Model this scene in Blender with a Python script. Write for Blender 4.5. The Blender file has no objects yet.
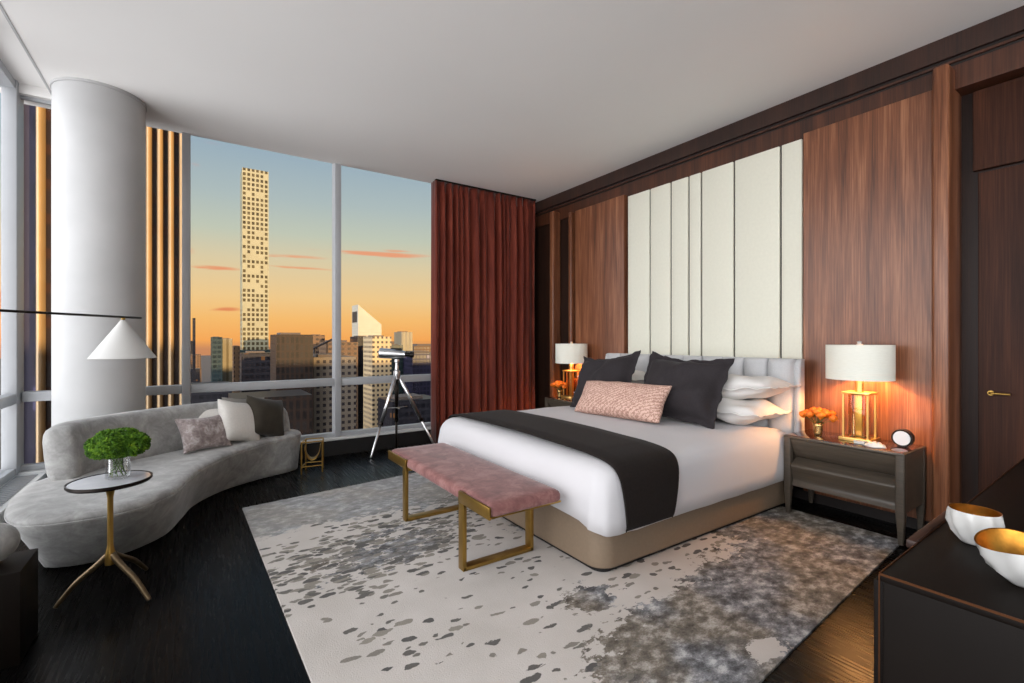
import bpy, bmesh, math, random
from mathutils import Vector, Matrix, noise
random.seed(7)
PI = math.pi
sc = bpy.context.scene
COL = sc.collection

# ------------------------------------------------------------------ materials
def srgb(r, g, b):
    f = lambda c: (c/255/12.92) if c/255 <= .04045 else ((c/255+.055)/1.055)**2.4
    return (f(r), f(g), f(b), 1)

class NT:
    def __init__(s, name):
        s.m = bpy.data.materials.new(name); s.m.use_nodes = True
        s.t = s.m.node_tree; s.t.nodes.clear()
        s.out = s.n('ShaderNodeOutputMaterial')
        s.b = s.n('ShaderNodeBsdfPrincipled'); s.l(s.b.outputs[0], s.out.inputs[0])
    def n(s, typ, **k):
        x = s.t.nodes.new(typ)
        for a, v in k.items(): setattr(x, a, v)
        return x
    def l(s, a, b): s.t.links.new(a, b)
    def put(s, sock, v):
        if isinstance(v, bpy.types.NodeSocket): s.l(v, sock)
        else: sock.default_value = v
    def math(s, op, a, b=0.0, c=0.0, clamp=False):
        x = s.n('ShaderNodeMath', operation=op); x.use_clamp = clamp
        s.put(x.inputs[0], a); s.put(x.inputs[1], b)
        if len(x.inputs) > 2: s.put(x.inputs[2], c)
        return x.outputs[0]
    def smooth(s, v, a, b, lo=0.0, hi=1.0):
        x = s.n('ShaderNodeMapRange', interpolation_type='SMOOTHSTEP')
        s.put(x.inputs[0], v); x.inputs[1].default_value = a; x.inputs[2].default_value = b
        x.inputs[3].default_value = lo; x.inputs[4].default_value = hi
        return x.outputs[0]
    def coord(s, scale=(1, 1, 1), loc=(0, 0, 0), rot=(0, 0, 0), kind='Object'):
        tc = s.n('ShaderNodeTexCoord'); mp = s.n('ShaderNodeMapping')
        mp.inputs['Scale'].default_value = scale; mp.inputs['Location'].default_value = loc
        mp.inputs['Rotation'].default_value = rot
        s.l(tc.outputs[kind], mp.inputs[0]); return mp.outputs[0]
    def noise(s, vec, scale=5, detail=4, rough=.5, dist=0):
        x = s.n('ShaderNodeTexNoise'); s.l(vec, x.inputs['Vector'])
        x.inputs['Scale'].default_value = scale; x.inputs['Detail'].default_value = detail
        x.inputs['Roughness'].default_value = rough; x.inputs['Distortion'].default_value = dist
        return x.outputs[0]
    def ramp(s, fac, stops):
        x = s.n('ShaderNodeValToRGB'); s.put(x.inputs[0], fac)
        e = x.color_ramp.elements
        e[0].position, e[0].color = stops[0]; e[1].position, e[1].color = stops[-1]
        for p, c in stops[1:-1]:
            q = e.new(p); q.color = c
        return x.outputs[0]
    def mix(s, fac, a, b):
        x = s.n('ShaderNodeMix', data_type='RGBA')
        s.put(x.inputs[0], fac); s.put(x.inputs[6], a); s.put(x.inputs[7], b)
        return x.outputs[2]
    def bump(s, h, strength=.2, dist=.01):
        x = s.n('ShaderNodeBump'); s.put(x.inputs['Height'], h)
        x.inputs['Strength'].default_value = strength; x.inputs['Distance'].default_value = dist
        s.l(x.outputs[0], s.b.inputs['Normal'])
    def set(s, **k):
        for a, v in k.items(): s.put(s.b.inputs[a.replace('_', ' ')], v)
        return s.m

def plain(name, c, rough=.5, metal=0., var=.06, vs=6, sheen=0, bump=0, bs=60, **k):
    t = NT(name); v = t.coord()
    n = t.noise(v, vs, 3)
    lo = tuple(x*(1-var) for x in c[:3])+(1,); hi = tuple(min(1, x*(1+var)) for x in c[:3])+(1,)
    t.set(Base_Color=t.ramp(n, [(.3, lo), (.7, hi)]), Roughness=rough, Metallic=metal)
    if sheen:
        t.b.inputs['Sheen Weight'].default_value = sheen; t.b.inputs['Sheen Roughness'].default_value = .4
        t.b.inputs['Specular IOR Level'].default_value = .15
    if bump: t.bump(t.noise(v, bs, 3), bump, .004)
    for a, x in k.items(): t.b.inputs[a.replace('_', ' ')].default_value = x
    return t.m

def wood(name, dark, mid, light, rough=.38, seed=0, horiz=False, spec=.5, coat=0):
    t = NT(name)
    sc_ = (9, 9, .55) if not horiz else (9, .55, 9)
    v = t.coord(sc_, (seed*3.1, seed*1.7, seed))
    n1 = t.noise(v, 1.3, 5, .55, .7)
    v2 = t.coord((60, 60, 1.2) if not horiz else (60, 1.2, 60), (seed, 0, 0))
    n2 = t.noise(v2, 2.2, 4, .6, .2)
    v3 = t.coord((2.4, 2.4, .25) if not horiz else (2.4, .25, 2.4), (seed, seed, 0))
    n3 = t.noise(v3, 1.5, 2, .5, .3)
    f = t.math('ADD', t.math('MULTIPLY', n1, .46), t.math('ADD', t.math('MULTIPLY', n2, .42), t.math('MULTIPLY', n3, .2)))
    col = t.ramp(f, [(.38, dark), (.54, mid), (.72, light)])
    t.set(Base_Color=col, Roughness=rough, Coat_Weight=coat)
    t.b.inputs['Specular IOR Level'].default_value = spec
    t.bump(n2, .08, .002)
    return t.m

M = {}
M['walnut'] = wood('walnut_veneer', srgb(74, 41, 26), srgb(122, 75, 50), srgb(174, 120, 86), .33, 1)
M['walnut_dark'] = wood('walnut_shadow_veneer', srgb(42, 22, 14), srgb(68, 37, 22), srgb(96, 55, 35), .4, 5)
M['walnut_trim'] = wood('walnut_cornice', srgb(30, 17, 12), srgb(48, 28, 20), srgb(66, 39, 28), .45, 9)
M['door_wood'] = wood('door_veneer', srgb(36, 19, 12), srgb(56, 31, 20), srgb(80, 46, 30), .45, 13, spec=.14)
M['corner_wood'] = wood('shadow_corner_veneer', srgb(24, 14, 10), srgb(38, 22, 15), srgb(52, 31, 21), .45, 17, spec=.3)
M['reveal'] = plain('dark_reveal', srgb(24, 14, 10), .6)
M['bronze_line'] = plain('bronze_edge', srgb(92, 56, 32), .45, .8)
M['ceiling'] = plain('ceiling_paint', srgb(236, 234, 231), .85, var=.015, vs=1)
M['plaster'] = plain('column_plaster', srgb(178, 178, 178), .6, var=.05, vs=3, bump=.25, bs=5)
M['white_frame'] = plain('window_frame_paint', srgb(164, 166, 169), .45, var=.02)
M['curb'] = plain('dark_curb', srgb(22, 20, 20), .5)
M['sill'] = plain('sill_stone', srgb(205, 205, 203), .4, var=.03)
M['grille'] = plain('sill_grille', srgb(140, 142, 144), .4, .3)
M['cream'] = plain('cream_wall_fabric', srgb(222, 220, 204), .85, var=.02, vs=40, bump=.1, bs=200)
M['velvet_grey'] = None
M['dark_bronze'] = plain('aged_bronze', srgb(112, 94, 70), .4, .8, var=.2, vs=20)
M['gold'] = plain('brushed_brass', srgb(168, 134, 70), .34, .95, var=.1, vs=14)
M['gold_bright'] = plain('polished_brass', srgb(226, 184, 108), .3, .85)
M['black_metal'] = plain('black_metal', srgb(34, 28, 24), .35, .7)
M['chrome'] = plain('chrome', srgb(225, 226, 228), .28, 1, var=.02)
M['white_duvet'] = plain('white_cotton', srgb(206, 204, 206), .8, var=.012, vs=3, sheen=.1, bump=.25, bs=9)
M['white_pillow'] = plain('white_pillowcase', srgb(226, 223, 219), .8, var=.015, bump=.3, bs=14)
M['runner'] = plain('dark_throw_wool', srgb(34, 29, 27), .9, var=.1, vs=60, sheen=.04, bump=.3, bs=180)
M['euro'] = plain('charcoal_linen', srgb(50, 46, 48), .85, var=.1, vs=80, sheen=.06, bump=.3, bs=160)
M['bed_base'] = plain('taupe_upholstery', srgb(128, 110, 91), .6, var=.04, vs=50)
M['plinth'] = plain('black_plinth', srgb(16, 13, 12), .5)
M['headboard'] = plain('pale_grey_linen', srgb(188, 188, 189), .85, var=.05, vs=120, sheen=.2, bump=.2, bs=200)
M['pink_velvet'] = None
M['stand'] = wood('taupe_lacquered_oak', srgb(56, 50, 43), srgb(72, 64, 55), srgb(88, 79, 68), .38, 21, True)
M['stand_top'] = wood('glossy_rosewood_top', srgb(44, 22, 18), srgb(66, 34, 27), srgb(84, 46, 36), .09, 23, True, coat=.6)
M['shade'] = None
M['dresser'] = plain('dark_bronze_dresser', srgb(19, 14, 11), .5, .0, var=.15, vs=4, Specular_IOR_Level=.12)
M['ceramic'] = plain('white_ceramic', srgb(206, 205, 202), .2, var=.02)
M['gold_leaf'] = plain('gold_leaf_interior', srgb(190, 130, 50), .3, .9, var=.45, vs=22)
M['clock_face'] = plain('white_clock_dial', srgb(236, 234, 232), .3, var=.01)
M['lamp_white'] = plain('white_lamp_enamel', srgb(184, 183, 180), .5, var=.02)
M['dark_olive'] = plain('dark_olive_velvet', srgb(60, 55, 47), .8, var=.2, vs=8, sheen=.2, bump=.2, bs=30)
M['ivory_cush'] = plain('ivory_linen', srgb(214, 210, 204), .85, var=.04, vs=60, bump=.3, bs=80)
M['grey_cush'] = plain('mid_grey_linen', srgb(130, 126, 120), .85, var=.05, vs=60, bump=.3, bs=80)
M['green'] = None
M['stem_green'] = plain('green_stem', srgb(70, 96, 36), .6, var=.2)
M['orange_petal'] = plain('orange_petals', srgb(232, 122, 24), .6, var=.25, vs=60)
M['shell'] = plain('white_coral', srgb(238, 232, 224), .5, var=.05, vs=40, bump=.3, bs=120)

def velvet(name, a, b, c, vs=5, sheen=.5, sc_=(1, 1, 1)):
    t = NT(name); v = t.coord(sc_)
    n = t.noise(v, vs, 6, .65, .6)
    n2 = t.noise(v, 60, 2)
    f = t.math('ADD', t.math('MULTIPLY', n, .85), t.math('MULTIPLY', n2, .15))
    t.set(Base_Color=t.ramp(f, [(.36, a), (.5, b), (.64, c)]), Roughness=.7)
    t.b.inputs['Sheen Weight'].default_value = sheen
    t.b.inputs['Sheen Roughness'].default_value = .35
    t.b.inputs['Specular IOR Level'].default_value = .2
    t.bump(n2, .15, .003)
    return t.m
M['velvet_grey'] = velvet('silver_grey_velvet', srgb(136, 135, 133), srgb(154, 153, 151), srgb(174, 173, 171), 9)
M['velvet_cush'] = velvet('mauve_grey_velvet', srgb(118, 106, 104), srgb(150, 138, 136), srgb(190, 182, 180), 16)
M['pink_velvet'] = velvet('dusty_rose_velvet', srgb(112, 76, 74), srgb(134, 92, 89), srgb(154, 114, 109), 9, .3)
M['curtain'] = velvet('rust_velvet', srgb(84, 33, 23), srgb(104, 43, 30), srgb(126, 57, 41), 3, .2, (4, 4, .4))

def lumbar_mat():
    t = NT('blush_herringbone')
    v = t.coord((1, 1, 1))
    w = t.n('ShaderNodeTexWave', wave_type='BANDS', bands_direction='DIAGONAL'); t.l(v, w.inputs[0])
    w.inputs['Scale'].default_value = 15; w.inputs['Distortion'].default_value = 7; w.inputs['Detail Scale'].default_value = 5
    t.set(Base_Color=t.ramp(w.outputs[0], [(.2, srgb(166, 126, 112)), (.8, srgb(214, 180, 164))]), Roughness=.8)
    t.bump(w.outputs[0], .25, .003); return t.m
M['lumbar'] = lumbar_mat()

def shade_mat():
    t = NT('cream_lampshade_silk')
    tr = t.n('ShaderNodeBsdfTranslucent'); tr.inputs[0].default_value = srgb(255, 236, 205)
    mx = t.n('ShaderNodeMixShader'); mx.inputs[0].default_value = .02
    n = t.noise(t.coord((1, 1, 8)), 30, 2)
    t.set(Base_Color=t.ramp(n, [(.3, srgb(224, 224, 212)), (.7, srgb(230, 230, 219))]), Roughness=.8)
    t.l(t.b.outputs[0], mx.inputs[1]); t.l(tr.outputs[0], mx.inputs[2]); t.l(mx.outputs[0], t.out.inputs[0])
    return t.m
M['shade'] = shade_mat()

def glass_mat(name, tint, strength=1.0, thin=True):
    t = NT(name)
    tr = t.n('ShaderNodeBsdfTransparent'); tr.inputs[0].default_value = tint
    gl = t.n('ShaderNodeBsdfGlossy'); gl.inputs['Roughness'].default_value = .02
    fr = t.n('ShaderNodeFresnel'); fr.inputs[0].default_value = 1.45
    n = t.noise(t.coord(), 2, 1)
    f = t.math('MULTIPLY', fr.outputs[0], t.math('MULTIPLY', t.math('ADD', t.math('MULTIPLY', n, .05), .97), strength))
    mx = t.n('ShaderNodeMixShader'); t.l(f, mx.inputs[0])
    t.l(tr.outputs[0], mx.inputs[1]); t.l(gl.outputs[0], mx.inputs[2]); t.l(mx.outputs[0], t.out.inputs[0])
    t.t.nodes.remove(t.b)
    return t.m
M['pane'] = glass_mat('window_glass', (.98, .985, .985, 1), .12)
M['clear'] = glass_mat('clear_vase_glass', (.985, .99, .99, 1), .4)
M['amber_glass'] = glass_mat('amber_crystal', (1.0, .90, .66, 1), 1.4)
M['gold_glass'] = plain('mercury_glass', srgb(186, 150, 96), .18, .85, var=.35, vs=50)

def tabletop_mat():
    t = NT('glossy_mirror_tabletop')
    n = t.noise(t.coord(), 6, 2)
    t.set(Base_Color=t.ramp(n, [(.3, srgb(190, 192, 200)), (.7, srgb(214, 216, 222))]), Roughness=.07, Metallic=.2)
    return t.m
M['mirror_top'] = tabletop_mat()

def floor_mat():
    t = NT('ebonised_oak_boards')
    v = t.coord((1, 1, 1))
    br = t.n('ShaderNodeTexBrick'); t.l(t.coord((1, 1, 1), rot=(0, 0, PI/2)), br.inputs['Vector'])
    br.inputs['Scale'].default_value = 1; br.inputs['Brick Width'].default_value = 2.2; br.inputs['Row Height'].default_value = .19
    br.inputs['Mortar Size'].default_value = .0012
    br.inputs['Color1'].default_value = (.45, .45, .45, 1); br.inputs['Color2'].default_value = (.62, .62, .62, 1); br.inputs['Mortar'].default_value = (0, 0, 0, 1)
    g = t.noise(t.coord((30, 1.2, 30)), 2.5, 4)
    f = t.math('ADD', t.math('MULTIPLY', g, .5), t.math('MULTIPLY', br.outputs[0], .5))
    t.set(Base_Color=t.ramp(f, [(.1, srgb(4, 4, 4)), (.9, srgb(14, 12, 11))]), Roughness=t.smooth(g, .3, .7, .24, .33))
    t.b.inputs['Specular IOR Level'].default_value = .08
    return t.m
M['floor'] = floor_mat()

def rug_mat():
    t = NT('cream_and_grey_rug')
    tc = t.n('ShaderNodeTexCoord'); sp = t.n('ShaderNodeSeparateXYZ'); t.l(tc.outputs['Object'], sp.inputs[0])
    X, Y = sp.outputs[0], sp.outputs[1]
    big = t.noise(t.coord((1, 1, 1), (4, 2, 0)), 1.6, 4, .6)
    bigo = t.math('MULTIPLY', t.math('SUBTRACT', big, .5), 1.1)
    def gauss(cx, cy, sx, sy, amp=1, rot=0):
        dx = t.math('SUBTRACT', X, cx); dy = t.math('SUBTRACT', Y, cy)
        c, s = math.cos(rot), math.sin(rot)
        u = t.math('ADD', t.math('MULTIPLY', dx, c), t.math('MULTIPLY', dy, s))
        w = t.math('SUBTRACT', t.math('MULTIPLY', dy, c), t.math('MULTIPLY', dx, s))
        q = t.math('ADD', t.math('POWER', t.math('ABSOLUTE', t.math('DIVIDE', u, sx)), 2), t.math('POWER', t.math('ABSOLUTE', t.math('DIVIDE', w, sy)), 2))
        return t.math('MULTIPLY', t.math('EXPONENT', t.math('MULTIPLY', q, -1)), amp)
    def mx(*a):
        r = a[0]
        for b in a[1:]: r = t.math('MAXIMUM', r, b)
        return r
    # cloudy solid areas
    far = t.smooth(t.math('ADD', Y, t.math('MULTIPLY', bigo, .6)), 3.22, 3.78)
    low = t.smooth(t.math('SUBTRACT', t.math('ADD', t.math('MULTIPLY', X, .20), 1.06), t.math('ADD', Y, t.math('MULTIPLY', bigo, -.55))), -.30, .12)
    low = t.math('MULTIPLY', low, t.smooth(X, 1.0, 1.45))
    right = t.smooth(t.math('ADD', X, bigo), 2.65, 3.3)
    solid = mx(far,  low, right, gauss(1.66, 1.76, .16, .13, 1.0), gauss(1.05, 2.86, .6, .22, .72, .25), gauss(.95, 3.12, .5, .1, .58, .2), gauss(1.95, 2.75, .25, .12, .62, .2), gauss(.62, 2.9, .3, .12, .55, .2))
    fine = t.noise(t.coord((1, 1.5, 1), (1, 5, 0), (0, 0, .3)), 13, 6, .68)
    solid = t.math('SUBTRACT', solid, gauss(2.0, 1.06, .12, .06, 1.2))
    smask = t.smooth(t.math('ADD', solid, t.math('MULTIPLY', t.math('SUBTRACT', fine, .5), 2.1)), .46, .54)
    # elongated pebble marks
    vor = t.n('ShaderNodeTexVoronoi', feature='F1'); 
    wob = t.noise(t.coord(), 9, 2)
    mp = t.coord((13, 27, 1), (0, 0, 0), (0, 0, -.28))
    addv = t.n('ShaderNodeVectorMath', operation='ADD'); t.l(mp, addv.inputs[0])
    cmb = t.n('ShaderNodeCombineXYZ'); t.l(t.math('MULTIPLY', wob, 1.6), cmb.inputs[0]); t.l(t.math('MULTIPLY', fine, 1.3), cmb.inputs[1])
    t.l(cmb.outputs[0], addv.inputs[1]); t.l(addv.outputs[0], vor.inputs['Vector']); vor.inputs['Scale'].default_value = 1
    spc = t.n('ShaderNodeSeparateColor'); t.l(vor.outputs['Color'], spc.inputs[0])
    dens = mx(gauss(1.0, 2.95, .85, .42, 1.7, .22), gauss(.8, 2.45, .5, .3, .62, .3), gauss(.75, 1.95, .45, .3, .45), gauss(1.35, 1.8, .55, .2, .42, .3), gauss(1.9, 2.3, .5, .2, .5),
              gauss(2.2, 1.8, .5, .2, .4), gauss(2.5, 1.9, 1.0, .25, .36), gauss(1.2, 1.25, .35, .3, .5), gauss(1.5, 3.5, .9, .3, .6), gauss(3.2, 1.7, .6, .4, .7))
    on = t.math('LESS_THAN', spc.outputs[0], dens)
    rad = t.math('ADD', t.math('ADD', t.math('MULTIPLY', spc.outputs[1], .22), .24), t.math('MULTIPLY', t.math('MINIMUM', dens, 1.2), .16))
    peb = t.math('MULTIPLY', on, t.smooth(t.math('SUBTRACT', vor.outputs['Distance'], rad), 0, .05, 1, 0))
    tone = t.noise(t.coord((1, 1.4, 1), (9, 3, 1), (0, 0, -.3)), 11, 6, .74)
    warm = t.noise(t.coord((1, 1, 1), (2, 7, 1)), 2.2, 3)
    greys = t.ramp(tone, [(.34, srgb(52, 52, 54)), (.44, srgb(86, 87, 90)), (.54, srgb(132, 133, 137)), (.66, srgb(196, 196, 196))])
    taupe = t.ramp(tone, [(.34, srgb(66, 60, 52)), (.5, srgb(116, 108, 98)), (.66, srgb(186, 179, 170))])
    gcol = t.mix(t.smooth(warm, .42, .58), greys, taupe)
    gcol = t.mix(t.smooth(Y, 3.2, 3.6, 0, .42), gcol, srgb(190, 190, 188))
    pcol = t.mix(spc.outputs[2], srgb(92, 90, 88), srgb(146, 140, 130))
    base = t.ramp(t.noise(t.coord(), 3, 3), [(.3, srgb(190, 183, 176)), (.7, srgb(203, 196, 190))])
    c = t.mix(t.math('MULTIPLY', smask, .95), base, gcol)
    c = t.mix(t.math('MULTIPLY', peb, t.math('SUBTRACT', 1, t.math('MULTIPLY', smask, .55))), c, pcol)
    t.set(Base_Color=c, Roughness=.9)
    t.b.inputs['Specular IOR Level'].default_value = .1
    pile = t.noise(t.coord((1, 1, 1)), 160, 2)
    t.bump(t.math('ADD', pile, t.math('MULTIPLY', peb, -.8)), .35, .006)
    return t.m
M['rug'] = rug_mat()

def foliage_mat():
    t = NT('moss_green_florets')
    n = t.noise(t.coord(), 30, 4, .6)
    t.set(Base_Color=t.ramp(n, [(.3, srgb(26, 52, 8)), (.5, srgb(60, 96, 14)), (.7, srgb(112, 146, 34))]), Roughness=.7)
    t.b.inputs['Specular IOR Level'].default_value = .2
    return t.m
M['green'] = foliage_mat()

def facade(name, wall, glass, cw, ch, fw, fh, off=(0, 0), rough=.5, lit=None, litfrac=0, grough=.3, gaps=None, gl2=None):
    """building skin: window cells repeating along the face and up the face"""
    t = NT(name)
    tc = t.n('ShaderNodeTexCoord'); sp = t.n('ShaderNodeSeparateXYZ'); t.l(tc.outputs['Object'], sp.inputs[0])
    h = t.math('ADD', t.math('ADD', sp.outputs[0], sp.outputs[1]), off[0]); z = t.math('ADD', sp.outputs[2], off[1])
    hc = t.math('DIVIDE', h, cw); zc = t.math('DIVIDE', z, ch)
    fx = t.math('FRACT', hc); fz = t.math('FRACT', zc)
    def band(f, w):
        return t.math('LESS_THAN', t.math('ABSOLUTE', t.math('SUBTRACT', f, .5)), w/2)
    win = t.math('MULTIPLY', band(fx, fw), band(fz, fh))
    cid = t.n('ShaderNodeCombineXYZ'); t.l(t.math('FLOOR', hc), cid.inputs[0]); t.l(t.math('FLOOR', zc), cid.inputs[1])
    wn = t.n('ShaderNodeTexWhiteNoise', noise_dimensions='2D'); t.l(cid.outputs[0], wn.inputs['Vector'])
    if gaps:   # some window cells closed, grouped by storey
        wr = t.n('ShaderNodeTexWhiteNoise', noise_dimensions='1D'); t.l(t.math('FLOOR', t.math('DIVIDE', zc, 1)), wr.inputs['W'])
        keep = t.math('GREATER_THAN', t.math('ADD', t.math('MULTIPLY', wr.outputs[0], .6), t.math('MULTIPLY', wn.outputs[0], .4)), gaps)
        win = t.math('MULTIPLY', win, keep)
    g = t.mix(wn.outputs[0], glass, gl2 or tuple(min(1, c*1.9+.004) for c in glass[:3])+(1,))
    nz = t.noise(t.coord((.05, .05, .05)), 2, 3)
    w = t.mix(nz, tuple(c*.85 for c in wall[:3])+(1,), tuple(min(1, c*1.12) for c in wall[:3])+(1,))
    t.set(Base_Color=t.mix(win, w, g), Roughness=t.math('ADD', t.math('MULTIPLY', win, grough-rough), rough))
    t.b.inputs['Specular IOR Level'].default_value = .2
    if lit:
        on = t.math('MULTIPLY', win, t.math('LESS_THAN', wn.outputs[0], litfrac))
        t.set(Emission_Color=lit, Emission_Strength=t.math('MULTIPLY', on, .55))
    return t.m

# ------------------------------------------------------------------ mesh helpers
def link(name, verts, faces, mat, parent=None, smooth=False, origin=None, auto=None):
    """world-space verts -> one mesh object; origin / parent's location taken off the verts"""
    o0 = Vector((0, 0, 0))
    if parent is not None: o0 = Vector(parent['_o']) if '_o' in parent else Vector((0, 0, 0))
    elif origin is not None: o0 = Vector(origin)
    me = bpy.data.meshes.new(name)
    me.from_pydata([tuple(Vector(v)-o0) for v in verts], [], faces)
    bm = bmesh.new(); bm.from_mesh(me); bmesh.ops.recalc_face_normals(bm, faces=bm.faces)
    if auto is not None:
        for e in bm.edges:
            e.smooth = not (len(e.link_faces) == 2 and e.calc_face_angle(0) > auto)
    bm.to_mesh(me); bm.free()
    if smooth or auto is not None:
        for p in me.polygons: p.use_smooth = True
    me.materials.append(mat)
    o = bpy.data.objects.new(name, me); COL.objects.link(o)
    if parent is not None:
        o.parent = parent; o['_o'] = list(o0)
    else:
        o.location = o0; o['_o'] = list(o0)
    return o

class G:
    """collects geometry for one mesh"""
    def __init__(s): s.v = []; s.f = []
    def add(s, v, f):
        n = len(s.v); s.v += [tuple(x) for x in v]; s.f += [tuple(i+n for i in q) for q in f]; return s
    def box(s, x0, x1, y0, y1, z0, z1, bev=0, seg=2, mat=None):
        bm = bmesh.new()
        vs = [bm.verts.new((x, y, z)) for x in (x0, x1) for y in (y0, y1) for z in (z0, z1)]
        for q in ((0, 1, 3, 2), (4, 6, 7, 5), (0, 4, 5, 1), (2, 3, 7, 6), (0, 2, 6, 4), (1, 5, 7, 3)): bm.faces.new([vs[i] for i in q])
        if bev: bmesh.ops.bevel(bm, geom=bm.edges[:], offset=bev, segments=seg, profile=.5, affect='EDGES')
        bm.verts.index_update()
        vv = [v.co.copy() for v in bm.verts]
        if mat: vv = [mat @ v for v in vv]
        s.add(vv, [[v.index for v in f.verts] for f in bm.faces]); bm.free(); return s
    def loft(s, rings, cap0=True, cap1=True, closed=True):
        n = len(rings[0]); v = [p for r in rings for p in r]; f = []
        for i in range(len(rings)-1):
            for j in range(n if closed else n-1):
                k = (j+1) % n; f.append((i*n+j, i*n+k, (i+1)*n+k, (i+1)*n+j))
        if cap0: f.append(tuple(range(n-1, -1, -1)))
        if cap1: f.append(tuple((len(rings)-1)*n+j for j in range(n)))
        return s.add(v, f)
    def lathe(s, prof, c=(0, 0, 0), seg=32, cap0=False, cap1=False, sx=1, sy=1):
        rings = [[(c[0]+r*math.cos(2*PI*j/seg)*sx, c[1]+r*math.sin(2*PI*j/seg)*sy, c[2]+z) for j in range(seg)] for r, z in prof]
        return s.loft(rings, cap0, cap1)
    def tube(s, pts, rad, seg=12, cap=True, flat=1.0):
        pts = [Vector(p) for p in pts]; rings = []
        rads = rad if isinstance(rad, (list, tuple)) else [rad]*len(pts)
        prev = None
        for i, p in enumerate(pts):
            d = (pts[min(i+1, len(pts)-1)]-pts[max(i-1, 0)]).normalized()
            if prev is None:
                a = d.cross(Vector((0, 0, 1)));
                if a.length < .1: a = d.cross(Vector((1, 0, 0)))
                a.normalize()
            else: a = (prev-d*prev.dot(d)).normalized()
            b = d.cross(a); prev = a
            rings.append([p+(a*math.cos(2*PI*j/seg)+b*math.sin(2*PI*j/seg)*flat)*rads[i] for j in range(seg)])
        return s.loft(rings, cap, cap)
    def prism(s, outline, z0, z1):
        return s.loft([[(x, y, z0) for x, y in outline], [(x, y, z1) for x, y in outline]])
    def mk(s, name, mat, parent=None, **k): return link(name, s.v, s.f, mat, parent, **k)

def thing(name, label, cat, loc, group=None):
    o = bpy.data.objects.new(name, None); COL.objects.link(o); o.location = loc; o['_o'] = list(loc)
    o.empty_display_size = .1
    return tag(o, label, cat, group)
def tag(o, label, cat, group=None):
    o['label'] = label; o['category'] = cat
    if group: o['group'] = group
    return o
def struct(o): o['kind'] = 'structure'; return o
def dup(root, loc, label, rotz=None):
    def cp(o, par):
        c = o.copy(); COL.objects.link(c); c.parent = par
        for ch in list(o.children): cp(ch, c)
        return c
    r = cp(root, None); r.location = loc; r['label'] = label
    if rotz is not None: r.rotation_euler = (0, 0, rotz)
    return r
def bez(p, n=10):
    """Catmull-Rom through p (open)"""
    p = [Vector(q) for q in p]; q = [p[0]*2-p[1]]+p+[p[-1]*2-p[-2]]; out = []
    for i in range(1, len(q)-2):
        for k in range(n):
            t = k/n; a, b, c, d = q[i-1], q[i], q[i+1], q[i+2]
            out.append(.5*((2*b)+(c-a)*t+(2*a-5*b+4*c-d)*t*t+(3*b-a-3*c+d)*t**3))
    out.append(p[-1]); return out
def bezc(p, n=8):
    p = [Vector(q) for q in p]; N = len(p); out = []
    for i in range(N):
        a, b, c, d = p[i-1], p[i], p[(i+1) % N], p[(i+2) % N]
        for k in range(n):
            t = k/n; out.append(.5*((2*b)+(c-a)*t+(2*a-5*b+4*c-d)*t*t+(3*b-a-3*c+d)*t**3))
    return out

# ------------------------------------------------------------------ room shell
H = 3.36
WX = 4.22      # right (headboard) wall
WY = 5.67      # window wall
LX = -1.254    # left window wall
YB = -2.7
struct(G().box(LX-.15, 4.6, YB-.15, WY+.2, -.12, 0).mk('floor', M['floor']))
struct(G().box(-.99, 4.6, YB-.15, WY+.01, H, H+.3).mk('ceiling', M['ceiling']))
struct(G().box(LX-.15, -.985, YB-.15, WY+.2, H+.13, H+.3).mk('ceiling_pocket', M['ceiling']))
struct(G().box(-1.0, -.985, YB, WY+.02, H-.004, H+.14).mk('trim_1', M['plaster']))
struct(G().box(LX-.12, -.985, WY-.05, WY+.2, H+.05, H+.14).mk('trim_2', M['ceiling']))
struct(G().box(3.4, 4.75, YB-.15, YB, 0, H+.12).mk('wall_front', M['ceiling']))
struct(G().box(LX-.2, 3.4, YB-.15, YB, 0, .2).mk('wall_front', M['curb']))
w3 = struct(G().box(LX-.1, 3.4, YB-.1, YB, .2, .245, .006).mk('added_window', M['white_frame'], origin=(1, YB, .2)))  # window added in the unseen rear wall to bring in soft fill daylight
for x in (LX-.02, .3, 1.85, 3.37): G().box(x-.035, x+.035, YB-.12, YB+.02, .245, H+.1, .006).mk('mullion', M['white_frame'], w3)
for a, b in ((LX+.01, .27), (.33, 1.82), (1.88, 3.34)):
    G().box(a, b, YB-.06, YB-.052, .245, H+.1).mk('pane', M['pane'], w3)

# right wall: body behind the panels
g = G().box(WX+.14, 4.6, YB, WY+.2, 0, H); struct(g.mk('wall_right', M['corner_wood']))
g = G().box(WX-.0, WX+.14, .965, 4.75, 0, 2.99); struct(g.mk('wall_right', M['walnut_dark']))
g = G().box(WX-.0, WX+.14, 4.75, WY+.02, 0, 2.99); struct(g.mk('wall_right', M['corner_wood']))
struct(G().box(WX-.05, WX, 1.06, 5.06, 0, .079).mk('baseboard_right', M['reveal']))
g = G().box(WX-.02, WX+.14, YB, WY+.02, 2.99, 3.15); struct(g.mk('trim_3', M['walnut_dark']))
g = G().box(WX+.0, WX+.14, YB, WY+.02, 3.15, 3.215); struct(g.mk('trim_4', M['reveal']))
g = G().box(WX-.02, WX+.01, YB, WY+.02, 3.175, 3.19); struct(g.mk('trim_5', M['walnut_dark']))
g = G().box(WX-.03, WX+.14, YB, WY+.02, 3.215, H); struct(g.mk('trim_6', M['walnut_trim']))

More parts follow.
